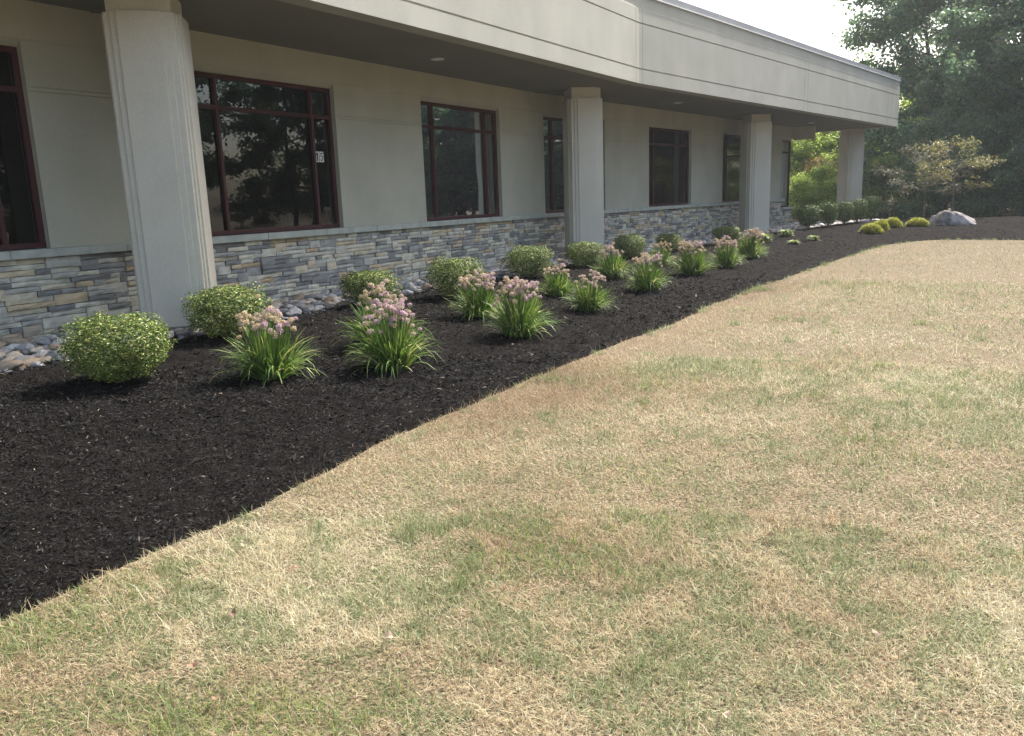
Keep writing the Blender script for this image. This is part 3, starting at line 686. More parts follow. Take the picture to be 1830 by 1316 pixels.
def stones():
    rng = np.random.default_rng(8)
    pts = []
    cell = {}
    poly = np.vstack([resample(RE, 400), [[14.5, 36.5], [11.35, 32.9]], [[.66, 19.3], [-4.9, 10.3], [-9.5, 3.1]]])
    wv = np.array([-9.5, 3.1])
    tries = 90000
    X = rng.uniform(-9, 15, tries); Y = rng.uniform(1, 34, tries)
    d = wdist(X, Y); ok = (d > .17) & in_poly(X, Y, poly) & (X < 15)
    X, Y = X[ok], Y[ok]; Rr = np.clip(rng.gamma(5, .0122, len(X)), .030, .092)
    for x, y, r in zip(X, Y, Rr):
        k = (int(x/.3), int(y/.3)); good = True
        for i in (-1, 0, 1):
            for j in (-1, 0, 1):
                for (a_, b_, c_2) in cell.get((k[0]+i, k[1]+j), ()):
                    if (a_-x)**2+(b_-y)**2 < (.74*(r+c_2))**2: good = False; break
                if not good: break
            if not good: break
        if good: cell.setdefault(k, []).append((x, y, r)); pts.append((x, y, r))
    pts = sorted(pts, key=lambda p: math.hypot(p[0], p[1])/p[2] + (1e4 if (p[0]/p[1] < -.68) else 0))
    greys = [(0, (.24, .24, .235)), (.4, (.38, .375, .36)), (.75, (.50, .49, .465)), (1, (.68, .67, .64))]
    tans = [(0, (.30, .225, .16)), (.5, (.45, .37, .27)), (1, (.56, .50, .40))]
    mg_ = ramp_mat('grey_river_stone', greys, src='object', rough=.85, bump=.012, bscale=7, mixnoise=(5, .25))
    mt_ = ramp_mat('tan_river_stone', tans, src='object', rough=.8, bump=.006, bscale=9, mixnoise=(6, .18))
    msf = ramp_mat('river_stone_mass', [(0, (0.210, 0.210, 0.210)), (.3, (0.364, 0.357, 0.350)), (.52, (0.518, 0.504, 0.490)), (.64, (0.756, 0.742, 0.714)), (.8, (0.504, 0.420, 0.329)), (1, (0.378, 0.280, 0.203))], rough=.8, bump=.006, bscale=30, mixnoise=(14, .18))
    base = [stone_mesh(i, 3) for i in range(14)]
    G_ = [b for b in base[:9]]; T_ = [b.copy() for b in base[9:]]
    for b in G_: b.materials.append(mg_)
    for b in T_: b.materials.append(mt_)
    r = random.Random(4)
    for (x, y, rad) in pts[:290]:
        tan = r.random() < .34
        o = bpy.data.objects.new('river_stone', r.choice(T_ if tan else G_)); C.objects.link(o)
        s = rad*2.15; o.scale = (s, s, s*r.uniform(.85, 1.2)); o.rotation_euler = (r.uniform(-.3, .3), r.uniform(-.3, .3), r.uniform(0, 6.28))
        o.location = (x, y, h1(x, y)+rad*.42+.02*r.random())
        if tan: tag(o, 'tan rounded river stone in the drainage strip along the stone base of the building', 'stone', 'tan river stones in the strip under the overhang')
        else: tag(o, 'grey rounded river stone in the drainage strip along the stone base of the building', 'stone', 'grey river stones in the strip under the overhang')
    VV = []; FF = []; n0 = 0
    bv = []
    for b in [stone_mesh(20+i, 2) for i in range(10)]:
        co = np.zeros(len(b.vertices)*3, np.float32); b.vertices.foreach_get('co', co); fc = np.array([p.vertices[:] for p in b.polygons]); bv.append((co.reshape(-1, 3), fc))
    rest = pts[290:]
    small = [(x, y, .03+.03*abs(math.sin(i))) for i, (x, y, _) in enumerate(zip(rng.uniform(-6, 14, 9000), rng.uniform(6, 32, 9000), range(9000)))]
    sx = np.array([p[0] for p in small]); sy = np.array([p[1] for p in small]); ok = (wdist(sx, sy) > .14) & in_poly(sx, sy, poly)
    small = [p for p, k in zip(small, ok) if k]
    for (x, y, rad) in rest+small:
        co, fc = bv[r.randrange(10)]; a_ = r.uniform(0, 6.28); s = rad*2.15
        R2 = np.array([[math.cos(a_), -math.sin(a_), 0], [math.sin(a_), math.cos(a_), 0], [0, 0, 1]])
        t_ = r.uniform(-.35, .35); R3 = np.array([[1, 0, 0], [0, math.cos(t_), -math.sin(t_)], [0, math.sin(t_), math.cos(t_)]])
        VV.append(co@R3.T@R2.T*s+np.array([x, y, h1(x, y)+rad*.38])); FF.append(fc+n0); n0 += len(co)
    me = mesh_np('river_stones', np.vstack(VV), np.vstack(FF), True)
    tag(link('river_stone_mass', me, msf), 'mixed grey and tan river stones filling the drainage strip below the stone veneer', 'stones', kind='stuff')
    # bed between the stones
    K = 12; tt = np.linspace(0, 1, K)[None, :, None]
    Wp = resample(np.array([(-9.5, 3.1), (-4.9, 10.3), (.66, 19.3), (11.25, 32.85), (14.6, 36.9)]), 300); Rp = resample(ROCK_EDGE[:24*11], 300)
    P = Wp[:, None, :]*(1-tt)+Rp[:, None, :]*tt; Xg, Yg = P[..., 0], P[..., 1]
    V = np.c_[Xg.ravel(), Yg.ravel(), (H(Xg, Yg)+.006).ravel()]; i, j = np.meshgrid(np.arange(K-1), np.arange(299)); a_ = (j*K+i).ravel()
    tag(link('stone_strip_bed', mesh_np('stone_strip_bed', V, np.c_[a_, a_+K, a_+K+1, a_+1], True), mat('strip_bed', (.06, .055, .05), .95, .1, (.11, .1, .09), 30, 6, .01, 50)), kind='structure', label='dark bed under the river stones')
stones()
def landmark(x, y, s, seed, label, mname='boulder', rz=0, zoff=.25):
    me = stone_mesh(seed, 4)
    o = link('landscape_stone', me, M[mname]); o.scale = s; o.rotation_euler = (.05, .04, rz); o.location = (x, y, h1(x, y)+s[2]*zoff)
    tag(o, label, 'stone')
landmark(-3.60, 9.12, (.30, .26, .24), 51, 'pale grey wedge-shaped stone at the foot of the nearest column, beside the mulch')
landmark(-2.95, 11.25, (.42, .30, .22), 52, 'dark grey flat stone in the rock strip just right of the nearest column')
landmark(-.05, 14.75, (.62, .42, .30), 54, 'large pale flat stone lying at the mulch edge between two rounded boxwoods')
# boulder
def boulder():
    bm = bmesh.new(); bmesh.ops.create_icosphere(bm, subdivisions=5, radius=1); off = Vector((3.1, 7.7, 1.3))
    for v in bm.verts:
        p = v.co.copy(); n = mnoise.noise(p*1.3+off)*.24+abs(mnoise.noise(p*2.6+off))*.26+abs(mnoise.noise(p*6+off))*.09+mnoise.noise(p*14+off)*.02
        q = p*(1+n); x = q.x*.66; y = q.y*.42; z = q.z*.30
        z *= 1.12-.38*max(-.4, q.x)        # taller at the left, long slope to the right
        v.co = (x, y, z)
    # faceting: flatten against a few planes
    for nrm, dd in (((-.75, -.4, .5), .40), ((.2, -.8, .5), .36), ((.1, .1, 1), .37), ((.6, -.3, .75), .42), ((-.3, -.9, .1), .36)):
        nrm = Vector(nrm).normalized()
        for v in bm.verts:
            k = v.co.dot(nrm)-dd
            if k > 0: v.co -= nrm*k*.9
    me = bpy.data.meshes.new('boulder'); bm.to_mesh(me); bm.free(); me.polygons.foreach_set('use_smooth', [True]*len(me.polygons))
    o = link('boulder', me, M['boulder']); o.location = (14.0, 25.85, h1(14.0, 25.85)+.06); o.rotation_euler = (0, 0, math.radians(-28)); o.scale = (1.03, 1, 1.05)
    tag(o, 'large grey-purple boulder with a sloping back on the mulch mound at the right', 'boulder')
boulder()

# ------------------------------------------------------------------ leaf clouds
def leaf_quads(c, nrm, L, W, rng, fold=0):
    n = len(c); a_ = np.cross(nrm, rng.normal(size=(n, 3))); a_ /= np.linalg.norm(a_, axis=1)[:, None]+1e-9
    b_ = np.cross(nrm, a_); L = np.broadcast_to(np.asarray(L), (n,))[:, None]; W = np.broadcast_to(np.asarray(W), (n,))[:, None]
    return np.stack([c-a_*L/2, c-b_*W/2+a_*L*.05+nrm*W*.15, c+a_*L/2, c+b_*W/2+a_*L*.05+nrm*W*.15], 1).reshape(-1, 3)
def quads(n): return np.arange(4*n).reshape(-1, 4)
def unit(v): return v/(np.linalg.norm(v, axis=1)[:, None]+1e-9)

def shrub_mesh(seed, n, kind, ls):
    """unit shrub: radius .5, height 1, standing on z=0"""
    rng = np.random.default_rng(seed); d = unit(rng.normal(size=(n, 3)))
    p = 3.0 if kind == 'box' else (2.9 if kind == 'ball' else 2.2)
    r = (np.abs(d[:, 0])**p+np.abs(d[:, 1])**p+np.abs(d[:, 2])**p)**(-1/p)
    lump = .88+.34*(fbm(d[:, 0]*2.2+seed*3+9, d[:, 1]*2.2+d[:, 2]*1.9+5, seed, 3)-.35)+.17*(vn(d[:, 0]*6+20+d[:, 2]*3, d[:, 1]*6+d[:, 2]*5+20, seed+3)-.5)+.10*(vn(d[:, 0]*13+40+d[:, 2]*5, d[:, 1]*13+d[:, 2]*11+20, seed+7)-.5)
    depth = 1-.42*rng.random(n)**1.7
    sprig = unit(rng.normal(size=(46, 3))); near_ = (d@sprig.T).max(axis=1)
    depth = np.where((near_ > .9965) & (kind == 'box'), 1+rng.random(n)*.16-.03, depth)
    hole = unit(rng.normal(size=(26, 3))); hn = (d@hole.T).max(axis=1); depth = np.where((hn > .988) & (kind != 'mound'), depth*.80, depth)
    rr = r*lump*depth
    if kind == 'box':
        P = np.c_[d[:, 0]*rr*.445, d[:, 1]*rr*.445, .56+d[:, 2]*rr*np.where(d[:, 2] > 0, .46, .50)]
        k = np.clip((P[:, 2]-.02)/.45, 0, 1); P[:, :2] *= (.70+.30*k**.7)[:, None]
    elif kind == 'ball':
        P = np.c_[d[:, 0]*rr*.465, d[:, 1]*rr*.465, .53+d[:, 2]*rr*np.where(d[:, 2] > 0, .44, .46)]
        k = np.clip((P[:, 2]-.05)/.4, 0, 1); P[:, :2] *= (.70+.30*k**.8)[:, None]
    else:
        P = np.c_[d[:, 0]*rr*.46, d[:, 1]*rr*.46, np.abs(d[:, 2])*rr*.9+.02]
    nr = unit(d+rng.normal(size=(n, 3))*.75)
    L = ls*rng.uniform(.7, 1.3, n)
    if kind == 'mound':
        up = unit(d*np.array([1, 1, .6])+np.array([0, 0, .5])+rng.normal(size=(n, 3))*.35)
        side = unit(np.cross(up, rng.normal(size=(n, 3)))); W = ls*.3
        V = np.stack([P-up*L[:, None]*.6, P-side*W/2, P+up*L[:, None]*.9, P+side*W/2], 1).reshape(-1, 3)
    else: V = leaf_quads(P, nr, L, L*.62, rng)
    return mesh_np('foliage', V, quads(n))
def shrub_stems(seed, nst=9, spread=.28, top=.6, r0=.016):
    rng = random.Random(seed); m_ = MB()
    for i in range(nst):
        a_ = rng.uniform(0, 6.28); k = rng.uniform(.3, 1)*spread
        m_.tube([(0.03*math.cos(a_), .03*math.sin(a_), -.05), (k*.4*math.cos(a_), k*.4*math.sin(a_), top*.35), (k*math.cos(a_), k*math.sin(a_), top)], [r0, r0*.7, r0*.35], 5)
        for j in range(3):
            b_ = a_+rng.uniform(-1, 1); t_ = rng.uniform(.3, .9)
            m_.tube([(k*t_*math.cos(a_), k*t_*math.sin(a_), top*t_), (k*t_*math.cos(a_)+.16*math.cos(b_), k*t_*math.sin(a_)+.16*math.sin(b_), top*t_+.2)], [r0*.4, r0*.2], 4)
    return mesh_py('stems', m_.v, m_.f, True)
def place_shrub(name, fol, stm, x, y, w_, hh, rz, label, cat, group, zoff=.035):
    t = empty(name, (x, y, h1(x, y)+zoff), rz); t.scale = (w_*(1+.05*math.sin(x*9)), w_*(1-.05*math.sin(x*9)), hh)
    f = link('foliage', fol, None, t)
    if stm: link('stems', stm, None, t)
    return tag(t, label, cat, group)
boxes = [shrub_mesh(i, 17000 if i == 1 else 13000, 'box', .027 if i == 1 else .031) for i in (1, 2, 3, 4, 5)]
for b in boxes: b.materials.append(M['boxwood'])
bst = shrub_stems(1); bst.materials.append(M['twig'])
GB = 'rounded clipped shrubs in a row along the building'
SH = [(-3.36, 6.84, .95, .59, 0, 'nearest clipped rounded shrub, left of the first column, its shadow long on the mulch'),
      (-3.12, 8.89, .94, .58, 1, 'clipped rounded shrub standing directly in front of the nearest column base'),
      (-1.96, 11.31, .87, .50, 2, 'yellowish rounded shrub half hidden behind the tall blooming allium pair'),
      (-.78, 11.96, .88, .60, 3, 'dark green rounded shrub before the stone wall, fourth in the row from the left'),
      (.37, 14.60, .89, .57, 4, 'boxy clipped shrub before the stone wall, left of the second column, fifth in the row'),
      (1.55, 16.54, .87, .52, 2, 'clipped rounded shrub hiding the base of the second column'),
      (2.76, 18.51, .83, .54, 3, 'clipped rounded shrub just right of the second column'),
      (3.99, 20.23, .76, .46, 4, 'small clipped shrub midway between the second and third columns'),
      (6.16, 22.90, .89, .47, 2, 'light green loose shrub just left of the third column, behind pink alliums')]
for i, (x, y, w_, hh, v, lb) in enumerate(SH): place_shrub('clipped_shrub', boxes[v], bst, x, y, w_, hh, i*1.3, lb, 'shrub', GB)
balls = [shrub_mesh(i, 9000, 'ball', .042) for i in (11, 12)]
for b in balls: b.materials.append(M['topiary'])
tst = shrub_stems(2, 7, .22, .5, .022); tst.materials.append(M['twig'])
RO = ['first from the left', 'second from the left', 'third, in the middle', 'fourth from the left, before the far column', 'last at right, past the far column']
for i, (x, y, w_, hh) in enumerate([(9.92, 27.01, .80, .80), (10.66, 27.25, .68, .84), (11.40, 27.75, .64, .80), (12.05, 28.2, .64, .84), (13.2, 29.75, .66, .92)]):
    place_shrub('globe_shrub', balls[i % 2], tst, x, y, w_, hh, i*1.7, 'dark globe-clipped shrub by the far building corner, '+RO[i], 'shrub', 'globe shrubs in a row by the far corner')
mounds = [shrub_mesh(i, 3200, 'mound', .10) for i in (21, 22)]
for b in mounds: b.materials.append(M['yellow'])
YL = ['nearest and lowest, in front of another golden mound', 'tucked behind the nearest golden mound', 'rounder one left of centre, between golden neighbours', 'closest to the left side of the boulder']
for i, (x, y, w_, hh) in enumerate([(11.05, 24.84, .72, .34), (11.62, 25.5, .56, .36), (12.24, 26.03, .64, .36), (13.02, 26.0, .72, .30)]):
    place_shrub('golden_mound_shrub', mounds[i % 2], None, x, y, w_, hh, i*1.1, 'low golden mounded shrub, '+YL[i], 'shrub', 'golden mounded shrubs near the boulder', .02)

# variegated young plants
def rosette(seed, n=150, L=.30, wd=.16):
    rng = np.random.default_rng(seed); V = []; Fq = []
    for i in range(n):
        a_ = rng.uniform(0, 6.28); e = rng.uniform(.15, 1.35); l = L*rng.uniform(.6, 1.1); z0 = rng.uniform(0, .5); r0 = rng.uniform(0, .22)
        dx, dy = math.cos(a_), math.sin(a_); sx, sy = -dy, dx; k = wd*l*rng.uniform(.7, 1.2)
        p0 = np.array([dx*r0, dy*r0, z0]); p1 = p0+np.array([dx*math.cos(e), dy*math.cos(e), math.sin(e)])*l*.5; p2 = p0+np.array([dx*math.cos(e-.5), dy*math.cos(e-.5), math.sin(e-.5)])*l
        n_ = len(V); V += [p0, p1-np.array([sx, sy, 0])*k, p2, p1+np.array([sx, sy, 0])*k]; Fq.append((n_, n_+1, n_+2, n_+3))
    return mesh_np('foliage', np.array(V), np.array(Fq))
ros = [rosette(31, 420), rosette(32, 360)]
for b in ros: b.materials.append(M['hosta'])
for i, (x, y, w_, hh, lb) in enumerate([(7.2, 22.95, .62, .42, 'pale variegated plant just right of the third column base, behind alliums'), (8.38, 24.60, .62, .36, 'tallest of three small variegated plants right of the third column, at its back'),
                                        (7.78, 22.22, .44, .22, 'lowest flat variegated plant right of the third column, closest to the lawn'), (8.72, 23.29, .46, .26, 'small yellowish variegated plant right of the third column, farthest right')]):
    place_shrub('variegated_plant', ros[i % 2], None, x, y, w_, hh, i, lb, 'plant', 'small variegated plants beyond the alliums', .02)

# ------------------------------------------------------------------ alliums
def head_mesh(seed, m_):
    rng = np.random.default_rng(seed); n = 120; d = unit(rng.normal(size=(n, 3))); d[:, 2] = np.where(d[:, 2] < -.5, -d[:, 2], d[:, 2])
    c = d*.031*rng.uniform(.72, 1.08, n)[:, None]
    V = leaf_quads(c, unit(d+rng.normal(size=(n, 3))*.5), .0125, .009, rng)
    k = rng.integers(0, n, 45); s = unit(np.cross(d[k], rng.normal(size=(45, 3))))*.0007
    z = np.zeros((45, 3)); V2 = np.stack([z-s, z+s, c[k]+s, c[k]-s], 1).reshape(-1, 3)
    me = mesh_np('flower_head', np.vstack([V, V2]), quads(n+45)); me.materials.append(m_); return me
HEADS = {'pink': [head_mesh(i, M['fl_pink']) for i in (1, 2)], 'blush': [head_mesh(i, M['fl_blush']) for i in (3, 4)], 'tan': [head_mesh(i, M['fl_tan']) for i in (5, 6)]}
def allium_geo(seed, nb=460, nh=60, lean=(0, 0)):
    rng = np.random.default_rng(seed); V = []; Fq = []
    for i in range(nb):
        a_ = rng.uniform(0, 6.28); r0 = .14*math.sqrt(rng.random()); l = rng.uniform(.30, .56); w_ = rng.uniform(.0055, .0105)
        tilt = .10+.75*r0/.14*rng.uniform(.3, 1.15)+.1*rng.random(); bend = rng.uniform(.3, 2.2)
        if rng.random() < .08: bend += 1.2; l *= 1.1
        if rng.random() < .38: tilt = .04+.30*r0/.14*rng.random(); bend = rng.uniform(.05, .55); l = rng.uniform(.36, .56)
        b_ = a_+rng.normal(0, .5); dx, dy = math.cos(b_), math.sin(b_); tw = rng.uniform(-.8, .8)
        sx, sy = -math.sin(b_+tw), math.cos(b_+tw)
        p = np.array([math.cos(a_)*r0, math.sin(a_)*r0, 0]); n_ = len(V); K = 6; e = tilt
        for k in range(K+1):
            ww = w_*(1-.9*(k/K)**2.2); o_ = np.array([sx*ww, sy*ww, ww*tw*.4]); V += [p-o_, p+o_]
            p = p+np.array([dx*math.sin(e), dy*math.sin(e), math.cos(e)])*l/K; e = min(e+bend*(.4+1.2*k/K)/K*1.25, 2.7); p[2] = max(p[2], .008)
        for k in range(K): Fq.append((n_+2*k, n_+2*k+1, n_+2*k+3, n_+2*k+2))
    bl = mesh_np('leaves', np.array(V), np.array(Fq), True); bl.materials.append(M['blade'])
    m_ = MB(); heads = []
    for i in range(nh):
        a_ = rng.uniform(0, 6.28); r0 = .09*math.sqrt(rng.random()); r1 = .24*math.sqrt(rng.random()); z1 = .585+rng.normal(0, .055)-.10*(r1/.24)**2
        if rng.random() < .07: r1 *= 1.35; z1 -= .12
        A = Vector((math.cos(a_)*r0, math.sin(a_)*r0, 0)); b_ = a_+rng.normal(0, .35); E = Vector((math.cos(b_)*r1+lean[0], math.sin(b_)*r1+lean[1], z1))
        Md = A.lerp(E, .5)+Vector((0, 0, .05)); m_.tube([A, Md, E], [.0042, .0036, .0028], 4, False); heads.append(E)
    st = mesh_py('stems', m_.v, m_.f, True); st.materials.append(M['stem'])
    return bl, st, heads
AG = [allium_geo(5), allium_geo(6, 520, 78), allium_geo(7, 430, 50, (.03, 0)), allium_geo(8, 380, 42), allium_geo(9, 480, 40, (-.04, .02)), allium_geo(14, 420, 78, (.02, -.03))]
def allium(x, y, s, rz, g, mix, label, seed):
    r = random.Random(seed); bl, st, hd = AG[g]
    t = empty('allium', (x, y, h1(x, y)+.035), rz); t.scale = (s*r.uniform(.94, 1.1), s*r.uniform(.94, 1.1), s*r.uniform(.92, 1.06)); t.rotation_euler = (r.uniform(-.07, .07), r.uniform(-.07, .07), rz)
    link('leaves', bl, None, t); link('stems', st, None, t)
    for p in hd:
        u = r.random()+ (.25*(p.x*math.cos(rz)-p.y*math.sin(rz))/.24)
        k = 'tan' if u < mix[0] else ('blush' if u < mix[1] else 'pink')
        o = link('flower_head', r.choice(HEADS[k]), None, t, p); q = r.uniform(.68, 1.08); o.scale = (q, q, q*.92); o.rotation_euler = (r.uniform(-.4, .4), r.uniform(-.4, .4), r.uniform(0, 6))
    tag(t, label, 'flowers', 'blooming allium clumps planted in the mulch')
AL = [(-2.13, 7.04, 1.00, 0, 0, (.58, .78), 'allium clump with mostly tan faded heads, just right of the nearest rounded shrub'),
      (-1.09, 7.41, 1.00, 1, 1, (.22, .62), 'large allium clump with the pinkest lilac heads, nearest to the lawn on the left'),
      (-1.36, 8.45, .98, 2.1, 4, (.45, .9), 'allium clump with tan heads rising right behind the pinkest clump'),
      (-.41, 10.32, .90, 3, 5, (.3, .9), 'allium clump with blush heads in front of the dark green fourth shrub'),
      (.09, 9.02, 1.00, 4.2, 1, (.35, .7), 'wide allium clump with tan and lilac heads, largest in the middle of the bed'),
      (.74, 12.22, .82, 5, 3, (.5, .9), 'small upright allium clump just right of the boxy fifth shrub'),
      (1.07, 10.86, .84, .6, 2, (.15, .9), 'allium clump with compact pale pink heads and splayed leaves near the lawn edge'),
      (1.86, 14.47, .92, 1.7, 4, (.4, .85), 'allium clump right of the second column, in front of the shrub beside it'),
      (2.19, 12.84, .90, 2.6, 0, (.3, .8), 'allium clump with yellowing lower leaves below the seventh shrub'),
      (3.14, 16.83, .78, 3.6, 3, (.9, .98), 'small allium clump with dry tan heads beside the smallest clipped shrub'),
      (3.42, 15.08, .96, 4.4, 1, (.55, .95), 'allium clump with splayed leaves and beige heads, third from the far end'),
      (4.43, 16.48, .94, 5.3, 5, (.35, .8), 'allium clump second from the far end, with pale lilac heads'),
      (5.49, 18.49, 1.0, .2, 1, (.45, .85), 'allium clump at the far end of the row, tall, beside the third column')]
for i, (x, y, s, rz, g, mx, lb) in enumerate(AL): allium(x, y, s, rz, g, mx, lb, i+3)

# ------------------------------------------------------------------ trees
def tree_geo(seed, Ht, nl=15, ns=5, per=85, ls=.16, spread=.34, base=.18, lean=(0, 0), tr=.16, droop=.15, clump=.42, mleaf='tree', mbark='bark', flat=.7, shape=1.0, upright=.35):
    rng = np.random.default_rng(seed); T = MB(); K = 7
    wob = rng.normal(0, .02*Ht/8, (K+1, 2)); wob[0] = 0
    tp = [Vector((lean[0]*(i/K)**1.2+wob[i, 0], lean[1]*(i/K)**1.2+wob[i, 1], -.15 if i == 0 else Ht*.93*i/K)) for i in range(K+1)]
    T.tube(tp, [tr*(1-.85*i/K)*(1.35 if i == 0 else 1) for i in range(K+1)], 8)
    cl = []
    for i in range(nl):
        f = base+(.97-base)*(i+rng.random())/nl; x = f*K; k = min(int(x), K-1); p0 = tp[k].lerp(tp[k+1], x-k)
        a_ = i*2.4+rng.normal(0, .4); prof = math.sin(math.pi*min(1, max(.02, (f-base)/(1-base)))**.62)**.7 if shape == 1 else (1-.85*(f-base)/(1-base))
        l = Ht*spread*(.25+.85*prof)*rng.uniform(.7, 1.15); up = upright+rng.normal(0, .15)
        d = Vector((math.cos(a_), math.sin(a_), up)).normalized()
        p1 = p0+d*l*.5; p2 = p0+d*l+Vector((0, 0, -droop*l+rng.normal(0, .1)))
        r0 = tr*(1-.85*f)*.55; T.tube([p0, p1, p2], [r0, r0*.6, r0*.2], 5, False)
        for j in range(ns):
            t_ = .3+.7*(j+rng.random())/ns; q = p0.lerp(p1, t_*2) if t_ < .5 else p1.lerp(p2, (t_-.5)*2)
            b_ = a_+rng.normal(0, .9); m_l = l*.38*rng.uniform(.5, 1.2); e = q+Vector((math.cos(b_)*m_l, math.sin(b_)*m_l, rng.normal(.1, .25)*m_l))
            T.tube([q, e], [r0*.3, r0*.1], 4, False); cl += [q.lerp(e, .55), e]
        cl.append(p2)
    cl.append(tp[-1]); cl.append(tp[-1]+Vector((0, 0, .04*Ht)))
    cl = np.array([tuple(c) for c in cl]); n = len(cl)*per
    idx = np.repeat(np.arange(len(cl)), per); sz = clump*rng.uniform(.6, 1.35, len(cl))
    off = rng.normal(size=(n, 3))*np.array([1, 1, flat]); off = off*(np.minimum(1.6, np.abs(rng.normal(1, .35, n)))/(np.linalg.norm(off, axis=1)+1e-6))[:, None]
    c = cl[idx]+off*sz[idx][:, None]
    nr = unit(rng.normal(size=(n, 3))*.7+off*.5+np.array([0, 0, .55])); L = ls*rng.uniform(.6, 1.4, n)
    V = leaf_quads(c, nr, L, L*.6, rng)
    cr = mesh_np('crown', V, quads(n)); cr.materials.append(M[mleaf])
    tk = mesh_py('trunk', T.v, T.f, True); tk.materials.append(M[mbark])
    return tk, cr
def put_tree(geo, x, y, s, rz, label, cat='tree', group=None, name='tree', sz=None):
    t = empty(name, (x, y, h1(x, y)), rz); t.scale = (s, s, sz or s)
    link('trunk', geo[0], None, t); link('crown', geo[1], None, t); return tag(t, label, cat, group)
TG = [tree_geo(101, 12, 19, 6, 120, .19, .30, .10), tree_geo(102, 12, 20, 6, 120, .19, .33, .08), tree_geo(103, 12, 18, 6, 115, .20, .29, .12)]
BG = [tree_geo(111, 4, 12, 5, 80, .13, .42, .03, tr=.06, clump=.36, flat=.8), tree_geo(112, 4, 12, 5, 80, .12, .48, .02, tr=.05, clump=.36, flat=.8)]
LG = [tree_geo(121, 8, 15, 5, 80, .19, .34, .06, mleaf='tree_light', clump=.5), tree_geo(122, 8, 14, 5, 80, .17, .36, .05, mleaf='tree_light', clump=.48)]
LB = tree_geo(131, 3, 12, 5, 80, .12, .5, .02, tr=.04, mleaf='tree_light', clump=.34)
RS = tree_geo(141, 4.2, 12, 5, 60, .15, .42, .15, tr=.07, mleaf='tree_russet', clump=.4)
SP = tree_geo(151, 10, 26, 4, 26, .16, .13, .1, tr=.1, mleaf='tree_light', clump=.25, shape=2, upright=.9)
# the leaning tree whose trunk shows against the sky
LEAN = tree_geo(161, 13.5, 20, 6, 85, .16, .27, .22, lean=(-2.4, -.4), tr=.17)
put_tree(LEAN, 23.9, 45.2, 1.17, 0, 'tall tree with grey leaning trunk beside the far roof corner, one branch against the sky')
wood = 'tall trees of the dense wood at the right'
wl = 'tall leafy tree in the dense dark green wood behind the mulch mound'
rw = random.Random(9)
for i, (x, y, s) in enumerate([(23.2, 36.9, .96), (26.3, 35.4, .92), (29.6, 34.0, .95), (33.0, 31.6, .95), (22.3, 42.0, 1.08), (25.6, 41.0, 1.1), (29.2, 39.4, 1.12), (33.0, 37.2, 1.1), (37.0, 34.0, 1.0), (24.5, 46.8, 1.15), (29.0, 45.6, 1.2), (34.0, 43.5, 1.2), (39.0, 40.0, 1.15), (21.6, 40.5, .62), (24.8, 38.6, .7)]):
    put_tree(TG[i % 3], x, y, s, rw.uniform(0, 6), wl, group=wood)
for i, (x, y, s) in enumerate([(18.9, 36.2, .75), (20.3, 35.4, .8), (21.9, 34.7, .9), (23.5, 33.8, .95), (25.2, 33.2, .95), (26.9, 32.2, 1.0), (28.8, 31.2, 1.0), (19.5, 38.0, 1.05), (24.4, 35.6, 1.2), (27.8, 33.8, 1.2), (31.0, 30.4, 1.1), (21.2, 36.8, 1.1)]):
    put_tree(BG[i % 2], x, y, s, rw.uniform(0, 6), 'dark understory bush at the foot of the dense wood beyond the mulch mound', 'bush', 'understory bushes at the edge of the wood', 'bush')
for i, (x, y, s) in enumerate([(17.8, 50, .80), (20.6, 52, .85), (23.4, 54, .95), (25.6, 51, .92), (15.0, 52, .85), (21.8, 58, 1.05), (26.5, 58, 1.15), (18.0, 59, 1.0), (22.6, 47.2, .6), (17.0, 47.5, .6), (19.2, 48.6, .62), (21.0, 47.8, .58), (15.2, 49, .7)]):
    put_tree(LG[i % 2], x, y, s, rw.uniform(0, 6), 'sunlit yellow-green tree seen under the far overhang behind the building', 'tree', 'bright yellow-green trees behind the far end of the building')
for i, (x, y, s, lb) in enumerate([(16.6, 42.6, .85, 'bright willow-like bush under the overhang, left of the far column'), (18.3, 43.4, .72, 'yellow-green rounded bush touching the left side of the far column'), (15.0, 42.6, .7, 'feathery green bush behind the corner window of the building'), (19.7, 42.6, .95, 'light green bush just right of the far column, behind the last globe shrub')]):
    put_tree(LB, x, y, s, rw.uniform(0, 6), lb, 'bush', None, 'bush')
put_tree(RS, 17.2, 45.5, .72, 1, 'russet and brown leaved small tree seen under the overhang, nearer the corner window', 'tree', None, 'small_tree')
put_tree(RS, 18.9, 46.3, .66, 3, 'russet leaved small tree seen under the overhang, beside the far column', 'tree', None, 'small_tree')
for x, y, s, lb in [(24.3, 58.5, 1.02, 'thin pale conifer top poking above the roofline, left one'), (25.6, 59.5, 1.07, 'thin pale conifer top poking above the roofline, right one')]:
    put_tree(SP, x, y, s, 0, lb, 'tree', None, 'conifer_tree')
# two young ornamental trees on the mound
YG = tree_geo(171, 2.95, 14, 5, 22, .07, .42, .36, lean=(-.05, 0), tr=.035, mleaf='tree_gold', mbark='bark_young', clump=.16, flat=.42, droop=.05, upright=.28)
DG = tree_geo(172, 2.85, 11, 5, 24, .08, .46, .36, tr=.04, mleaf='tree_dark', mbark='bark_young', clump=.19, flat=.5, droop=.05, upright=.25)
put_tree(YG, 15.9, 29.3, 1, 0, 'young ornamental tree with yellow-gold leaves and slim trunk rising behind the boulder', 'tree', None, 'young_tree')
put_tree(DG, 15.55, 30.6, 1, 0, 'young ornamental tree with dull grey-purple leaves, left of and behind the yellow-gold one', 'tree', None, 'young_tree')
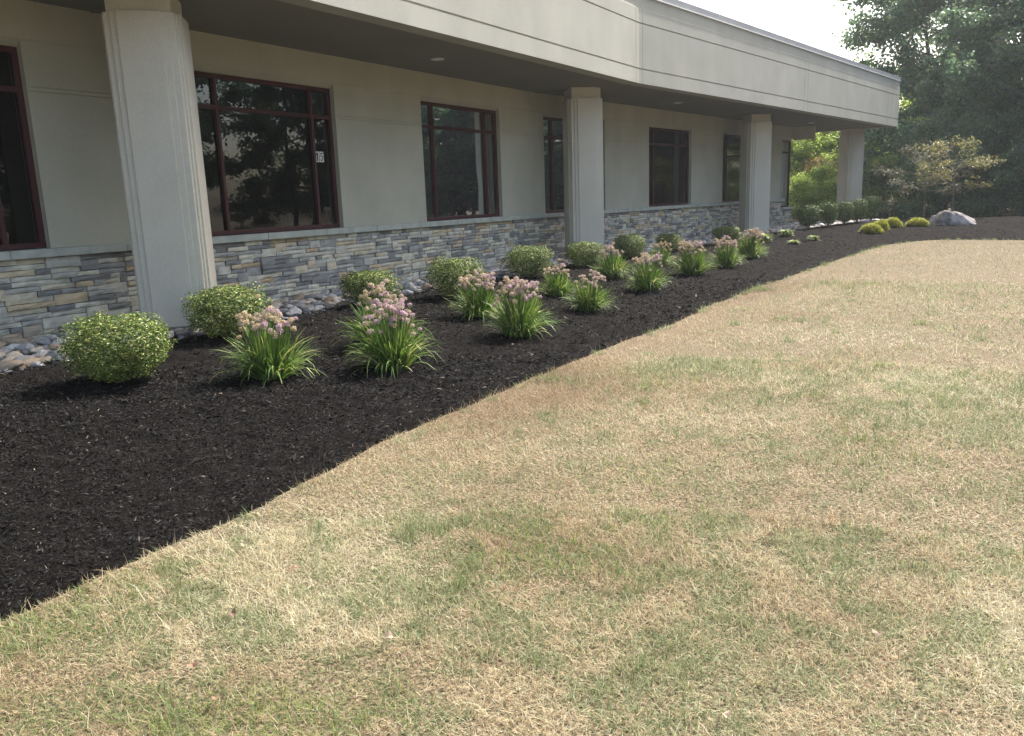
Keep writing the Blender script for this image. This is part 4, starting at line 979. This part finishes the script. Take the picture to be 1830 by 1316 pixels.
# trees across the lawn to the right, outside the frame, which the windows mirror
for i, (x, y, s) in enumerate([(30, -3, .9), (31, 2, 1.0), (29.5, 7, .95), (31, 11.5, 1.05), (32, 20.5, 1.0), (31, 25.5, 1.1), (36, 5, 1.25), (37, 23, 1.2), (34, -8, 1.1), (38, 30, 1.2), (33, 8.5, 1.15), (36, 14, 1.2), (35, 27.5, 1.15), (29.5, 29.5, .9)]):
    put_tree(TG[i % 3], x, y, s, rw.uniform(0, 6), 'tall tree across the lawn, right of the photo, mirrored in the windows', group='trees across the lawn mirrored in the windows')
for i, (x, y, s) in enumerate([(26.5, -5, 1.0), (27, -.5, .9), (26.6, 4, 1.0), (27.2, 8.5, 1.1), (27, 13, .6), (27.4, 17.5, .5), (27.6, 22, 1.1), (28, 26, 1.2)]):
    put_tree(BG[i % 2], x, y, s, rw.uniform(0, 6), 'bush across the lawn, beyond the right edge of the photo, mirrored in the windows', 'bush', 'bushes across the lawn mirrored in the windows', 'bush')

# ------------------------------------------------------------------ fallen leaves and one seed head on the lawn
def fallen():
    rng = random.Random(2); labels = ['near the middle of the lawn', 'in the lower middle of the lawn', 'lower left, below the mulch point', 'near the bottom edge at left', 'grey one close to the mulch edge at left', 'pale one left of centre', 'beside a green tuft in the lower centre', 'small brown one at the lower left', 'at the bottom right of centre', 'pale one touching the mulch edge', 'in the centre right of the lawn', 'right half of the lawn near a straw patch', 'far right, beyond the bright green patch', 'lower right among green tufts', 'on the black mulch beside the nearest allium clump', 'on the black mulch in front of the middle allium clump']
    pos = [(0.83, 3.91), (-.49, 2.72), (-1.14, 2.94), (-1.01, 2.38), (-1.31, 3.61), (-.99, 3.33), (.2, 3.1), (-1.16, 2.58), (.61, 2.2), (-.85, 4.72), (.72, 4.37), (1.16, 3.49), (4.22, 7.36), (1.27, 2.62), (-2.35, 6.35), (.02, 8.35)]
    for i, (x, y) in enumerate(pos):
        V = []; Fc = []; n = 10
        for k in range(n):
            a_ = 2*math.pi*k/n; r = .017*(1+.25*math.cos(3*a_+i)+rng.uniform(-.15, .15)); V.append((r*1.3*math.cos(a_), r*math.sin(a_), .006+.010*math.sin(2*a_+i)*rng.uniform(.5, 1.2)))
        V.append((0, 0, .004)); Fc = [(k, (k+1) % n, n) for k in range(n)]
        me = mesh_py('fallen_leaf', V, Fc); o = link('fallen_leaf', me, M['fallen']); s = rng.uniform(.65, .95)
        o.scale = (s, s, s); o.rotation_euler = (rng.uniform(-.25, .25), rng.uniform(-.25, .25), rng.uniform(0, 6)); o.location = (x, y, h1(x, y)+.034)
        if i > 13: o.location.z += .045
        tag(o, ('dry curled leaf on the parched grass, ' if i < 14 else 'small dry leaf lying ')+labels[i], 'leaf', 'dry leaves scattered on the lawn')
fallen()

# ------------------------------------------------------------------ air
def haze():
    m = bpy.data.materials.new('haze'); m.use_nodes = True; t = m.node_tree; t.nodes.clear()
    out = t.nodes.new('ShaderNodeOutputMaterial'); v = t.nodes.new('ShaderNodeVolumePrincipled')
    v.inputs['Color'].default_value = (.86, .90, .95, 1); v.inputs['Density'].default_value = HAZE; v.inputs['Anisotropy'].default_value = .35
    t.links.new(v.outputs[0], out.inputs['Volume'])
    x0, x1, y0, y1, z0, z1 = -205, 205, -205, 255, -1.3, 20
    me = mesh_py('haze', [(x0, y0, z0), (x1, y0, z0), (x1, y1, z0), (x0, y1, z0), (x0, y0, z1), (x1, y0, z1), (x1, y1, z1), (x0, y1, z1)],
                 [(3, 2, 1, 0), (4, 5, 6, 7), (0, 1, 5, 4), (1, 2, 6, 5), (2, 3, 7, 6), (3, 0, 4, 7)])
    tag(link('haze', me, m), 'thin pale summer haze', 'haze', kind='stuff')
HAZE = 0.0006
haze()
